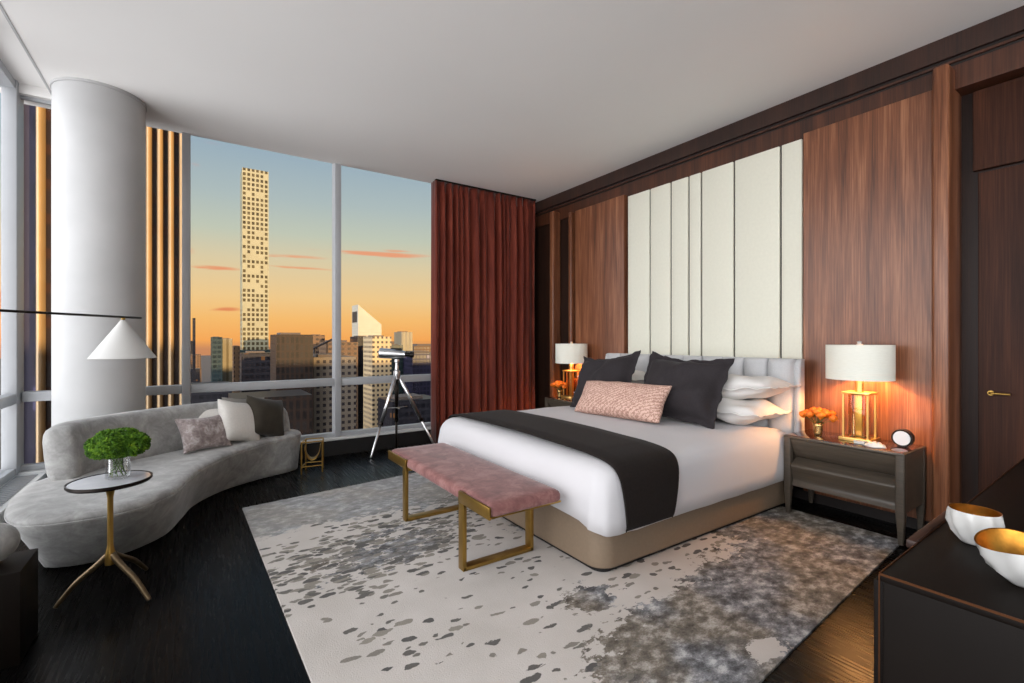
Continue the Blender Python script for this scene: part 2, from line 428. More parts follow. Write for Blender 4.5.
# panels on the right wall
PX = 4.15
o = G().box(PX, WX, 1.063, 1.885, .08, 3.02, .006).mk('wood_wall_panel', M['walnut'], origin=(PX, 1.47, .08))
tag(o, 'large walnut wall panel behind the lamp right of the bed', 'wall panel', 'walnut wall panels')
o = G().box(PX, WX, 3.84, 4.69, .08, 3.02, .006).mk('wood_wall_panel', M['walnut'], origin=(PX, 4.2, .08))
tag(o, 'narrower walnut wall panel between the cream panelling and curtain corner', 'wall panel', 'walnut wall panels')
t = thing('upholstered_wall_panel', 'cream upholstered wall panelling with dark vertical seams above the headboard', 'wall panel', (WX, 2.85, .1))
G().box(WX-.028, WX-.001, 1.893, 3.81, .1, 2.985).mk('backing', M['reveal'], t)
ys = [1.893, 2.077, 2.498, 2.842, 2.986, 3.203, 3.48, 3.807]
for a, b in zip(ys[:-1], ys[1:]):
    G().box(WX-.05, WX-.02, a+.009, b-.009, .1, 2.99, .008, 3).mk('panel_strip', M['cream'], t, auto=.6)
# vertical posts
o = G().box(4.07, WX+.1, .962, 1.048, 0, 3.13, .016, 3).mk('wall_post', M['walnut'], origin=(4.1, .99, 0), auto=.5)
tag(o, 'tall rounded walnut post ending the panelling beside the door', 'post', 'walnut posts on the bed wall')
o = G().box(4.08, WX, 5.07, 5.15, 0, 3.1, .015, 3).mk('wall_post', M['walnut'], origin=(4.1, 5.1, 0), auto=.5)
tag(o, 'slim walnut post next to the rust curtain behind the far lamp', 'post', 'walnut posts on the bed wall')
o = G().box(4.12, WX, 4.74, 4.80, 0, 3.02, .015, 3).mk('wall_post', M['walnut'], origin=(4.1, 4.77, 0), auto=.5)
tag(o, 'thin walnut strip edging the far narrow wall panel', 'post', 'walnut posts on the bed wall')
# door
d = struct(G().box(4.325, 4.36, -.2, .875, .01, 2.43, .003).mk('door_1', M['door_wood'], origin=(4.34, .4, 0)))
G().box(4.318, 4.36, -.3, .90, 2.45, 2.98, .003).mk('door_panel_above', M['door_wood'], d)
h = G().tube([(4.325, .81, .975), (4.295, .81, .975)], .016, 20)
h.tube(bez([(4.30, .81, .975), (4.27, .81, .975), (4.262, .79, .975), (4.262, .75, .975), (4.262, .715, .975)], 5), .007, 12)
h.mk('door_handle', M['gold'], d, auto=.6)

# window wall
struct(G().box(LX-.1, WX, WY-.06, WY+.2, 0, .17).mk('wall_back', M['curb']))
struct(G().box(2.8, WX+.1, WY+.03, WY+.2, .17, H).mk('wall_back', M['curb']))
struct(G().box(LX-.1, 2.8, WY-.07, WY+.16, .17, .2, .006).mk('window_sill', M['sill']))
w = struct(G().box(LX-.1, 2.8, WY, WY+.08, .2, .245, .006).mk('window_1', M['white_frame'], origin=(0, WY, .2)))
def wb(name, x0, x1, z0, z1, d0=0, d1=.1): return G().box(x0, x1, WY+d0, WY+d1, z0, z1, .008).mk(name, M['white_frame'], w, auto=.5)
wb('window_frame', LX-.1, 2.8, H+.02, H+.14, .0, .03)
for x0, x1 in ((-.115, -.045), (1.33, 1.40)):
    wb('mullion', x0, x1, .2, H+.05, -.03, .12)
for x0, x1 in ((LX+.02, -.115), (-.045, 1.33), (1.40, 2.8)):
    wb('transom', x0, x1, .79, .875, -.01, .09)
for x0, x1 in ((LX+.01, -.115), (-.045, 1.33), (1.40, 2.8)):
    for z0, z1 in ((.245, .79), (.875, H+.1)):
        G().box(x0, x1, WY+.045, WY+.053, z0, z1).mk('pane', M['pane'], w)
# left window wall
struct(G().box(LX-.15, LX, YB, WY+.2, 0, .12).mk('wall_left', M['curb']))
w2 = struct(G().box(LX-.1, LX, YB, WY+.02, .12, .245, .006).mk('window_2', M['white_frame'], origin=(LX, 0, .2)))
ymul = [-2.64, -1.2, .24, 1.68, 3.12, 4.56]
G().box(LX-.082, LX+.012, WY-.10, WY+.1, .12, H+.14, .008).mk('corner_post', M['white_frame'], w2, auto=.5)
for y in ymul: G().box(LX-.09, LX+.02, y-.035, y+.035, .245, H+.14, .008).mk('mullion', M['white_frame'], w2, auto=.5)
G().box(LX-.1, LX, YB, WY, H+.06, H+.16).mk('window_frame', M['white_frame'], w2)
ye = ymul+[WY-.065]
for a, b in zip(ye[:-1], ye[1:]):
    G().box(LX-.08, LX+.01, a+.035, b-.035, .785, .87, .006).mk('transom', M['white_frame'], w2, auto=.5)
    for z0, z1 in ((.245, .785), (.87, H+.08)):
        G().box(LX-.053, LX-.045, a+.03, b-.03, z0, z1).mk('pane', M['pane'], w2)
# low ledge along the left glass
l = thing('window_ledge', 'low pale grey heater ledge with slatted top along the left window', 'ledge', (-1.18, 3.2, 0))
G().box(LX+.001, -1.06, .2, WY-.08, .0, .19, .006).mk('housing', M['sill'], l)
gg = G()
for i in range(90):
    y = .3+i*.058
    if y < WY-.15: gg.box(LX+.02, -1.10, y, y+.036, .188, .196)
gg.mk('grille', M['grille'], l)

# column
cx, cy, cr = -.663, 5.21, .298
g = G().lathe([(cr+.012, .0), (cr+.012, .06), (cr, .065), (cr, H-.012)], (cx, cy, 0), 96, True, True)
struct(g.mk('column', M['plaster'], auto=.6))
struct(G().lathe([(cr+.008, H-.02), (cr+.008, H)], (cx, cy, 0), 96, True, True).mk('trim_7', M['plaster'], auto=.6))

# ------------------------------------------------------------------ rug
ang = math.radians(3.2)
rugc = [(.30, 4.22), (.40, .86), (3.83, 1.13), (3.83, 4.62)]
g = G()
N = 24
def quad(u, v):
    a, b, c, d = [Vector(q) for q in rugc]
    return (a*(1-u)+d*u)*(1-v)+(b*(1-u)+c*u)*v
top = [quad(i/N, 0) for i in range(N)]+[quad(1, i/N) for i in range(N)]+[quad(1-i/N, 1) for i in range(N)]+[quad(0, 1-i/N) for i in range(N)]
g.loft([[(p.x, p.y, .0005) for p in top], [(p.x, p.y, .010) for p in top], [((p.x-2)*.999+2, (p.y-2.7)*.999+2.7, .012) for p in top]])
rug = tag(g.mk('rug', M['rug']), 'large cream rug with grey pebble and cloud pattern under the bed', 'rug')

# ------------------------------------------------------------------ bed
def rrect(x0, x1, y0, y1, r, n=6, m=10):
    pts = []
    cs = [(x1-r, y1-r, 0), (x0+r, y1-r, PI/2), (x0+r, y0+r, PI), (x1-r, y0+r, 3*PI/2)]
    for k, (cx_, cy_, a0) in enumerate(cs):
        for i in range(n+1):
            a = a0+PI/2*i/n; pts.append((cx_+r*math.cos(a), cy_+r*math.sin(a)))
        nx = cs[(k+1) % 4]; e0 = pts[-1]; a1 = nx[2]; e1 = (nx[0]+r*math.cos(a1), nx[1]+r*math.sin(a1))
        for i in range(1, m): pts.append((e0[0]+(e1[0]-e0[0])*i/m, e0[1]+(e1[1]-e0[1])*i/m))
    return pts
bx0, bx1, by0, by1 = 1.845, 3.98, 1.875, 3.925
bed = thing('bed', 'king bed with taupe upholstered base and channelled pale grey headboard', 'bed', (2.9, 2.9, .012))
pl = rrect(bx0+.03, bx1, by0+.03, by1-.03, .07)
G().loft([[(x, y, .0125) for x, y in pl], [(x, y, .04) for x, y in pl]]).mk('plinth', M['plinth'], bed, auto=.5)
rings = []
for d_, z in ((.012, .036), (.002, .045), (0, .06), (0, .33), (.004, .345), (.02, .352)):
    rings.append([(x, y, z) for x, y in rrect(bx0+d_, bx1-d_, by0+d_, by1-d_, .11-d_*.6, 8)])
G().loft(rings).mk('base', M['bed_base'], bed, auto=.7)
rings = []
for d_, z in ((.06, .352), (.04, .38), (.04, .55), (.07, .59)):
    rings.append([(x, y, z) for x, y in rrect(bx0+d_, bx1-d_, by0+d_, by1-d_, .12-d_*.6, 8)])
G().loft(rings).mk('mattress', M['white_duvet'], bed, auto=.7)
hb = G().box(3.975, 4.05, 1.845, 3.965, .20, 1.15, .035, 4).mk('headboard', M['headboard'], bed, auto=.6)
nc = 10; y0h, y1h = 1.872, 3.93; cwid = (y1h-y0h)/nc
for i in range(nc):
    ya = y0h+i*cwid; yb = ya+cwid; rings = []
    for z, k in ((.35, 1), (.9, 1), (1.1, 1), (1.14, .85), (1.162, .45), (1.168, 0)):
        r = []
        for j in range(13):
            f = j/12; yy = ya+.002+(cwid-.004)*f; bulge = (1-abs(2*f-1)**2.2)**.7
            r.append((3.985-(.012+.062*bulge)*(.3+.7*k), yy, z))
        r += [(4.045-.02*(1-k), yb-.002, z), (4.045-.02*(1-k), ya+.002, z)]
        rings.append(r)
    G().loft(rings).mk('channel', M['headboard'], hb, auto=.9)
for ya, yb in ((1.826, 1.870), (3.932, 3.976)):
    rings = []
    for z, xa in ((.20, 3.955), (.6, 3.955), (1.0, 3.965), (1.12, 3.975), (1.155, 3.985), (1.165, 4.005)):
        rings.append([(x, y, z) for x, y in rrect(xa, 4.06, ya, yb, .018, 5, 3)])
    G().loft(rings).mk('side_wing', M['headboard'], hb, auto=.8)

# duvet
def duvet():
    prof = [(.012, None, 1), (0, None, 1), (-.002, .36, .8), (0, .44, .5), (.008, .52, .25), (.022, .56, .1), (.045, .59, 0), (.08, .61, 0), (.14, .622, 0), (.22, .63, 0), (.36, .637, 0), (.55, .642, 0), (.8, .645, 0), (.98, .646, 0)]
    x0, x1, y0, y1 = 1.825, 3.94, 1.832, 3.968
    rings = []
    for k, (d_, z, w_) in enumerate(prof):
        pts = rrect(x0+d_, x1-min(d_, .3), y0+d_, y1-d_, max(.11-d_*.5, .02), 10, 26)
        r = []
        for i, (x, y) in enumerate(pts):
            s = i/len(pts)
            # hem height: lower at the front corners
            foot = max(0, 1-(x-x0)/.25)
            dc = min(math.hypot(x-x0, y-y0), math.hypot(x-x0, y-y1))
            hem = .245+.055*foot-.04*math.exp(-(dc/.14)**2)
            zz = hem-(.004 if k == 0 else 0) if z is None else z
            if z is not None and z < .5: zz = hem+(z-.3)*(.52-hem)/.22*.9+.02
            wav = math.sin(s*150+math.sin(s*37)*2)*.006+noise.noise((x*3, y*3, 1.3))*.014
            flare = .03*math.exp(-(dc/.2)**2)
            ox, oy = x-(x0+x1)/2, y-(y0+y1)/2; L = math.hypot(ox, oy)
            # outward normal approx
            nx = -1 if x-x0 < .08+d_ else 0; ny = -1 if y-y0 < .08+d_ else (1 if y1-y < .08+d_ else 0)
            q = math.hypot(nx, ny) or 1
            x += nx/q*(wav+flare)*w_; y += ny/q*(wav*.5+flare)*w_
            if w_ == 0: zz += noise.noise((x*2.2, y*2.2, 7))*.010+noise.noise((x*6, y*6, 2))*.003
            r.append((x, y, zz))
        rings.append(r)
    return G().loft(rings, False, True)
o = duvet().mk('duvet', M['white_duvet'], smooth=True, origin=(2.9, 2.9, .3))
m = o.modifiers.new('thickness', 'SOLIDIFY'); m.thickness = .018; m.offset = -1
tag(o, 'smooth white duvet spread over the whole bed', 'duvet')

# runner
prof = [(1.818, .262), (1.806, .30), (1.808, .42), (1.82, .52), (1.835, .565), (1.862, .602), (1.90, .624), (1.96, .638), (2.05, .648), (2.2, .656), (2.9, .668)]
pr = prof+[(5.8-y, z) for y, z in prof[-2::-1]]
pr = bez([(0, y, z) for y, z in pr], 4)
g = G(); rings = []
for xi, xx in enumerate([1.935, 1.945, 2.05, 2.2, 2.35, 2.455, 2.465]):
    edge = xi in (0, 6)
    def rx(p):
        k = min(1, max(0, (.62-p.z)/.34)); return xx*(1-k)+(1.975+(xx-1.935)*.76)*k
    rings.append([(rx(p), p.y, p.z-(.007 if edge else 0)+noise.noise((xx*5, p.y*3, 0))*.003) for p in pr])
g.loft(rings, False, False, False)
o = g.mk('bed_runner', M['runner'], smooth=True, origin=(2.2, 2.9, .6))
m = o.modifiers.new('thickness', 'SOLIDIFY'); m.thickness = .008; m.offset = 1
tag(o, 'dark brown throw laid across the foot of the white bed', 'throw')

# ------------------------------------------------------------------ pillows
def pillow_mesh(w, h, t, flange=0, pinch=.10, seed=0, n=30, wr=.012, sag=0, wob=.008):
    fr = flange/(w/2); frh = flange/(h/2)
    def P(u, v, side):
        x = w/2*u*(1-pinch*(1-v*v)*abs(u)); y = h/2*v*(1-pinch*(1-u*u)*abs(v))
        if sag: y -= sag*(1-u*u)*max(0, v)
        ui = min(1, abs(u)/(1-fr)) if fr else abs(u); vi = min(1, abs(v)/(1-frh)) if fr else abs(v)
        k = max(0, (1-ui**2.5)*(1-vi**2.5))**.46
        z = side*(t/2*k+.004)
        x += noise.noise((y*9+seed, x*4, seed))*wob*(.3+.7*(1-k)); y += noise.noise((x*9, y*4+seed, seed+4))*wob*(.3+.7*(1-k))
        z += side*k*noise.noise((x*5+seed, y*5, seed+side))*wr*2
        if k < .05: z += noise.noise((x*14+seed, y*14, seed))*wr*.7
        return (x, y, z)
    us = [math.sin(PI/2*(2*i/n-1)) if 1 else 0 for i in range(n+1)]
    v = []; f = []
    for side in (1, -1):
        for j in range(n+1):
            for i in range(n+1): v.append(P(us[i], us[j], side))
    K = (n+1)*(n+1)
    for j in range(n):
        for i in range(n):
            a = j*(n+1)+i; f.append((a, a+1, a+n+2, a+n+1)); f.append((K+a, K+a+n+1, K+a+n+2, K+a+1))
    b = [i for i in range(n+1)]+[(j+1)*(n+1)-1 for j in range(1, n+1)]+[n*(n+1)+i for i in range(n-1, -1, -1)]+[j*(n+1) for j in range(n-1, 0, -1)]
    for i in range(len(b)):
        p, q = b[i], b[(i+1) % len(b)]; f.append((p, K+p, K+q, q))
    return v, f
def pillow(name, w, h, t, mat, bottom, topp, side, label, cat='pillow', group=None, piping=None, **k):
    """bottom / topp: centres of the lower and upper edge; side: direction from the pillow's right to its left"""
    b = Vector(bottom); u = (Vector(topp)-b).normalized(); s = Vector(side); s = (s-u*s.dot(u)).normalized()
    nrm = s.cross(u)
    c = b+u*h/2
    R = Matrix((s, u, nrm)).transposed().to_4x4()
    v, f = pillow_mesh(w, h, t, **k)
    o = link(name, [R @ Vector(p) for p in v], f, mat, origin=(0, 0, 0), smooth=True)
    o.location = c; tag(o, label, cat, group)
    if piping:
        pts = bezc([v[i] for i in ([0]+[13, 26] )], 1)
    return o
def lay(name, w, h, t, mat, c, rz, label, tilt=0, roll=0, **k):
    v, f = pillow_mesh(w, h, t, **k)
    R = Matrix.Rotation(rz, 4, 'Z') @ Matrix.Rotation(tilt, 4, 'X') @ Matrix.Rotation(roll, 4, 'Y')
    o = link(name, [R @ Vector(p) for p in v], f, mat, smooth=True); o.location = c
    return tag(o, label, 'pillow')
# white sleeping pillows, two stacks (pillow long side along the wall)
lay('pillow', .74, .50, .185, M['white_pillow'], (3.70, 2.25, .745), PI/2, 'white pillow under another, nearer the orange-lit lamp', .02, seed=1, flange=.025, wr=.03, pinch=.04)['group'] = 'white sleeping pillows'
lay('pillow', .76, .50, .19, M['white_pillow'], (3.715, 2.19, .925), PI/2+.04, 'upper white pillow of the stack nearer the large lamp', .02, .10, seed=2, flange=.04, wr=.03, pinch=.04)['group'] = 'white sleeping pillows'
lay('pillow', .74, .50, .185, M['white_pillow'], (3.70, 3.55, .745), PI/2, 'white pillow under another on the window side of the bed', .02, seed=3, flange=.025, wr=.03, pinch=.04)['group'] = 'white sleeping pillows'
lay('pillow', .74, .50, .185, M['white_pillow'], (3.715, 3.52, .925), PI/2-.04, 'upper white pillow of the stack on the window side', .02, seed=4, flange=.04, wr=.03, pinch=.04)['group'] = 'white sleeping pillows'
pillow('euro_pillow', .77, .60, .30, M['euro'], (3.25, 2.50, .655), (3.50, 2.50, 1.18), (-.12, 1, 0), 'square charcoal flanged pillow, the one nearer the large lamp', group='charcoal square pillows', flange=.045, seed=11, wr=.045, pinch=.07, sag=.035, wob=.022)
pillow('euro_pillow', .74, .60, .30, M['euro'], (3.22, 3.34, .655), (3.50, 3.42, 1.17), (-.02, 1, 0), 'square charcoal flanged pillow, the one nearer the curtain', group='charcoal square pillows', flange=.045, seed=14, wr=.045, pinch=.07, sag=.035, wob=.022)
pillow('lumbar_pillow', .90, .33, .20, M['lumbar'], (2.95, 2.85, .665), (3.12, 2.87, .93), (-.08, 1, 0), 'oblong blush pink patterned cushion lying in front of dark pillows', seed=8, pinch=.05, wr=.01)

# ------------------------------------------------------------------ bench
bn = thing('bench', 'dusty rose velvet bench on two brass frames at the bed foot', 'bench', (1.5, 2.85, .012))
xa, xb = 1.262, 1.742
rings = []
for d_, z in ((.014, .398), (.003, .404), (0, .415), (0, .437), (.006, .452), (.02, .462), (.05, .468), (.12, .471)):
    rings.append([(x, y, z+.002*noise.noise((x*5, y*3, 1))) for x, y in rrect(xa+d_, xb-d_, 2.075+d_, 3.615-d_, .035 if d_ < .03 else .02, 5, 12)])
G().loft(rings).mk('cushion', M['pink_velvet'], bn, smooth=True)
for yc, ye_ in ((2.385, 2.07), (3.265, 3.60)):
    g = G(); hw = .03; th = .022
    g.box(xa-.012, xa+th-.012, yc-hw, yc+hw, .0125, .455, .002); g.box(xb-th+.0, xb, yc-hw, yc+hw, .0125, .395, .002)
    g.box(xa-.010, xb-.002, yc-hw, yc+hw, .0125, .034, .002); g.box(xa-.010, xb-.002, yc-hw, yc+hw, .374, .396, .002)
    fr = g.mk('frame', M['gold'], bn, auto=.5)
    ya, yb = (ye_, yc+hw) if ye_ < yc else (yc-hw, ye_)
    G().box(xa-.014, xa-.002, ya, yb, .392, .457, .002).mk('side_plate', M['gold'], fr, auto=.5)
    G().box(xa-.002, xb, min(yc, ye_+.02), max(yc, ye_-.02), .388, .398, .001).mk('seat_plate', M['gold'], fr, auto=.5)

# ------------------------------------------------------------------ nightstands
ns = thing('nightstand', 'taupe two-drawer nightstand with tapered legs under the large lamp', 'nightstand', (3.93, 1.46, .0125), 'bedside nightstands')
sx0, sx1, sy0, sy1, st = 3.72, 4.135, 1.09, 1.83, .60
for lx in (sx0, sx1-.05):
    for ly in (sy0, sy1-.05):
        r = []
        for z, k in ((.0125, .55), (.1, .72), (.2, 1), (.4, 1), (st-.012, 1)):
            ex = lx+.025; ey = ly+.025; hh = .025*k
            ox = (.006 if lx == sx0 else -.006)*(0 if k == 1 else 0); 
            r.append([(x, y, z) for x, y in rrect(ex-hh, ex+hh, ey-hh, ey+hh, .008*k, 3, 2)])
        G().loft(r).mk('leg', M['stand'], ns, auto=.7)
G().box(sx0+.10, sx1-.012, sy0+.02, sy1-.02, .215, st-.02, .003).mk('cabinet_body', M['stand'], ns, auto=.5)
g = G().box(sx0, sx1, sy0, sy1, st-.022, st-.004, .004); g.mk('top_frame', M['stand'], ns, auto=.5)
G().box(sx0+.012, sx1-.012, sy0+.012, sy1-.012, st-.005, st, .001).mk('top', M['stand_top'], ns, auto=.5)
for y in (sy0+.004, sy1-.016):
    G().box(sx0+.05, sx1-.05, y, y+.012, .215, st-.02, .002).mk('side_panel', M['stand'], ns)
def dprof(pts):
    p = bez([(x, 0, z) for x, z in pts], 6)
    r0 = [(q.x, sy0+.052, q.z) for q in p]+[(3.83, sy0+.052, pts[-1][1]), (3.83, sy0+.052, pts[0][1])]
    r1 = [(x, sy1-.052, z) for x, y, z in r0]
    return G().loft([r0, r1])
dprof([(3.728, .574), (3.734, .55), (3.755, .50), (3.785, .455), (3.812, .43)]).mk('drawer', M['stand'], ns, auto=.7)
dprof([(3.81, .427), (3.765, .405), (3.728, .380), (3.731, .35), (3.75, .30), (3.755, .26), (3.735, .225)]).mk('drawer', M['stand'], ns, auto=.7)
ns2 = dup(ns, (3.93, 4.42, .0005), 'taupe nightstand on the far side of bed near the curtain')

# ------------------------------------------------------------------ table lamps
lp = thing('table_lamp', 'brass and glass table lamp with wide white drum shade, the one nearer the door', 'lamp', (3.945, 1.415, st+.0005), 'bedside lamps')
LXc, LYc = 3.945, 1.415
def bxp(dx, dy, z0, z1, bev=.002): return G().box(LXc-dx, LXc+dx, LYc-dy, LYc+dy, st+z0, st+z1, bev)
bxp(.092, .098, .0005, .028, .004).mk('foot', M['gold_bright'], lp, auto=.5)
g = G()
for sx in (-1, 1):
    for sy in (-1, 1):
        g.box(LXc+sx*.066-.006, LXc+sx*.066+.006, LYc+sy*.074-.006, LYc+sy*.074+.006, st+.028, st+.335)
g.mk('corner_rod', M['gold_bright'], lp)
bxp(.046, .052, .029, .333, .004).mk('crystal_block', M['amber_glass'], lp, auto=.5)
bxp(.02, .022, .029, .333, .002).mk('inner_column', M['gold_bright'], lp, auto=.5)
bxp(.078, .086, .334, .350, .003).mk('cap_plate', M['gold_bright'], lp, auto=.5)
G().lathe([(.026, .350), (.026, .43), (.010, .44), (.008, .67), (.0, .672)], (LXc, LYc, st), 20, True).mk('stem', M['gold_bright'], lp, auto=.6)
R = .202
sh = G().lathe([(R, .44), (R, .685), (.03, .683), (.03, .679), (R-.004, .681), (R-.004, .44), (R, .44)], (LXc, LYc, st), 72).mk('lamp_shade', M['shade'], lp, auto=.8)
g = G()
for k in range(3):
    a = k*2*PI/3; g.tube([(LXc, LYc, st+.665), (LXc+(R-.006)*math.cos(a), LYc+(R-.006)*math.sin(a), st+.67)], .002, 6)
g.mk('spider', M['gold_bright'], sh)
G().lathe([(.0, .672), (.02, .674), (.02, .690), (.012, .696), (.016, .708), (.0, .714)], (LXc, LYc, st), 16).mk('finial', M['ceramic'], lp, auto=.8)
lp2 = dup(lp, (3.945, 4.53, st-.0115), 'brass lamp with white drum shade on the far nightstand by curtain')
for y in (1.415, 4.53):
    L = bpy.data.lights.new('bulb', 'POINT'); L.energy = 40; L.color = (1, .46, .16); L.shadow_soft_size = .035
    b = bpy.data.objects.new('lamp_bulb_light', L); COL.objects.link(b); b.location = (3.945+.03, y, st+.57)

# ------------------------------------------------------------------ flowers in small vases
vx, vy = 3.90, 1.665
vs_ = thing('flower_vase', 'small gold mercury glass vase holding orange flowers by large lamp', 'vase', (vx, vy, st+.0005), 'bedside flower vases')
G().lathe([(.0, .0005), (.022, .0005), (.026, .004), (.027, .02), (.033, .07), (.038, .098), (.036, .098), (.031, .07), (.025, .02), (.0, .012)], (vx, vy, st), 24).mk('vase_body', M['gold_glass'], vs_, smooth=True)
bq = thing('flower_bouquet', 'bunch of orange blooms in the vase beside the large lamp', 'flowers', (vx, vy, st+.013), 'orange bouquets')
rnd = random.Random(3)
def bloom(g, c, r, up):
    for k in range(3):
        rr = r*(1-.22*k); nn = 6
        for j in range(nn):
            a = 2*PI*j/nn+k*.5
            pts = []
            for i in range(5):
                f = i/4; rad = rr*math.sin(f*2.1+.1)*(1-.28*k); zz = r*(-.9+1.5*f)+k*.15*r
                pts.append((rad, zz))
            rings = []
            for rad, zz in pts:
                w_ = .62*(1-.1*k)
                rings.append([(c[0]+rad*math.cos(a+s*w_)*1.0, c[1]+rad*math.sin(a+s*w_), c[2]+zz) for s in (-1, -.4, .4, 1)])
            g.loft(rings, False, False, False)
for k in range(17):
    a = k*2.4; rr = .092*math.sqrt((k+.5)/17); c = (vx+rr*math.cos(a), vy+rr*math.sin(a)*1.2, st+.190-rr*rr*5.5+rnd.uniform(-.008, .008))
    g = G(); g.lathe([(0, -.018), (.014, -.012), (.017, 0), (.012, .014), (0, .018)], c, 10); bloom(g, c, .030, None)
    fl = g.mk('bloom', M['orange_petal'], bq, auto=.9)
    G().tube(bez([(vx+.3*(c[0]-vx)*.3, vy+.3*(c[1]-vy)*.3, st+.016), (vx+(c[0]-vx)*.3, vy+(c[1]-vy)*.3, st+.09), (c[0], c[1], c[2]-.012)], 4), .0018, 6).mk('stem', M['stem_green'], fl)
dup(vs_, (3.86, 4.66, st-.0115), 'small gold vase of orange flowers on the far nightstand')
dup(bq, (3.86, 4.66, st+.001), 'bunch of orange blooms in the vase beside the far lamp')
# small white box, coral piece, clock
o = G().box(3.805, 3.875, 1.335, 1.40, st+.001, st+.022, .003).mk('small_box', M['ceramic'], origin=(3.84, 1.37, st)); tag(o, 'small flat white box in front of the large lamp foot', 'box')
g = G()
rings = []
for i in range(15):
    f = i/14; y = 1.335-.125*f; hgt = .033*math.sin(PI*f)**.6*(1+.18*math.sin(f*30))+.001; wd = .038*math.sin(PI*f)**.5+.003
    rings.append([(3.80+wd*math.cos(a)*(1+.12*math.sin(a*7+f*9)), y, st+.0015+max(0, hgt*math.sin(a))) for a in [PI*k/14 for k in range(15)]])
g.loft(rings); o = g.mk('coral_ornament', M['shell'], smooth=True, origin=(3.80, 1.27, st)); tag(o, 'knobbly white shell ornament lying on the nightstand', 'ornament')
ck = thing('clock', 'small round clock with white dial and black rim on nightstand', 'clock', (3.95, 1.165, st+.0005))
cz = st+.062
def disc(r, x0, x1, c=(0, 0)):
    return G().loft([[(x0, 1.165+c[0]+r*math.cos(2*PI*j/40), cz+c[1]+r*math.sin(2*PI*j/40)) for j in range(40)], [(x1, 1.165+c[0]+r*math.cos(2*PI*j/40), cz+c[1]+r*math.sin(2*PI*j/40)) for j in range(40)]])
disc(.058, 3.925, 3.97).mk('case', M['black_metal'], ck, auto=.6)
disc(.047, 3.921, 3.926).mk('dial', M['clock_face'], ck, auto=.6)
G().box(3.93, 3.965, 1.14, 1.19, st+.0005, st+.012, .002).mk('foot', M['black_metal'], ck)

# ------------------------------------------------------------------ curtain
g = G(); nx = 420; x0c, x1c = 2.525, 4.10; rows = [0.02, .35, .8, 1.4, 2.0, 2.6, 3.0, 3.18, 3.24, 3.34]
rr_ = random.Random(5); ph = [rr_.uniform(0, 6.28) for _ in range(6)]
rings = []
for z in rows:
    r = []
    for i in range(nx+1):
        f = i/nx; x = x0c+(x1c-x0c)*f
        k = 1.0 if z < 2.9 else (.75 if z < 3.2 else .35)
        s = f*2*PI*15+math.sin(f*13+ph[0])*2.2+math.sin(f*31+ph[2])*.9+.35*math.sin(z*1.1+f*9)
        a = .042*(1+.5*math.sin(f*27+ph[1]))*k
        y = 5.50+a*math.sin(s)+.008*math.sin(2*s+z*.7)*k
        xx = x+.012*math.cos(s)*k
        r.append((xx, y, z))
    rings.append(r)
g.loft(rings, False, False, False)
o = g.mk('curtain', M['curtain'], smooth=True, origin=(3.4, 5.5, 0))
m = o.modifiers.new('thickness', 'SOLIDIFY'); m.thickness = .006
tag(o, 'floor-length rust velvet curtain gathered in folds at the room corner', 'curtain')
G().box(2.52, 4.10, 5.48, 5.52, 3.342, 3.359).mk('curtain_track', M['black_metal'], o)
g = G(); rings = []
for z in (0.02, 1.5, 3.34):
    rings.append([(2.512+.010*math.sin(k*2.2+z*.3), 5.46+k*.018, z) for k in range(9)])
g.loft(rings, False, False, False)
q = g.mk('curtain_hem', M['curtain'], o, smooth=True)
mm = q.modifiers.new('thickness', 'SOLIDIFY'); mm.thickness = .006

# ------------------------------------------------------------------ sofa
sf = thing('curved_sofa', 'long curved silver grey velvet sofa with low wraparound back', 'sofa', (-.3, 4.2, .0005))
seat_top = [(-.885, 3.77), (-.83, 3.60), (-.765, 3.50), (-.66, 3.445), (-.55, 3.425), (-.38, 3.435), (-.23, 3.52), (-.11, 3.70), (-.035, 4.0), (.05, 4.27), (.23, 4.60), (.52, 4.93), (.80, 5.12), (.90, 5.26), (.86, 5.42), (.62, 5.40), (.2, 5.26), (-.2, 5.08), (-.5, 4.86), (-.76, 4.60), (-.91, 4.35), (-.925, 4.05)]
seat_bot = [(-.74, 3.79), (-.70, 3.73), (-.65, 3.70), (-.58, 3.68), (-.52, 3.675), (-.44, 3.685), (-.31, 3.76), (-.17, 3.93), (-.085, 4.23), (-.01, 4.50), (.20, 4.80), (.50, 5.005), (.79, 5.13), (.87, 5.26), (.84, 5.40), (.62, 5.38), (.2, 5.24), (-.2, 5.06), (-.48, 4.84), (-.70, 4.58), (-.80, 4.33), (-.80, 4.05)]
def ring(pts, z, inset=0):
    p = bezc([(x, y, 0) for x, y in pts], 8)
    if inset:
        n = len(p); q = []
        for i in range(n):
            d_ = (p[(i+1) % n]-p[i-1]).normalized(); nrm = Vector((-d_.y, d_.x, 0))
            q.append(p[i]+nrm*inset)
        p = q
    return [(v.x, v.y, z) for v in p]
def lerp(a, b, t): return [(x0*(1-t)+x1*t, y0*(1-t)+y1*t) for (x0, y0), (x1, y1) in zip(a, b)]
rings = [ring(seat_bot, .004, .02), ring(seat_bot, .012), ring(lerp(seat_bot, seat_top, .18), .07), ring(lerp(seat_bot, seat_top, .5), .17), ring(lerp(seat_bot, seat_top, .8), .26), ring(lerp(seat_bot, seat_top, .96), .32), ring(seat_top, .337)]
G().loft(rings).mk('base', M['velvet_grey'], sf, smooth=True)
rings = [ring(seat_top, .337, .008), ring(seat_top, .341, .0), ring(seat_top, .350, -.003), ring(seat_top, .366, .004), ring(seat_top, .378, .022), ring(seat_top, .386, .05), ring(seat_top, .39, .09)]
G().loft(rings).mk('seat', M['velvet_grey'], sf, smooth=True)
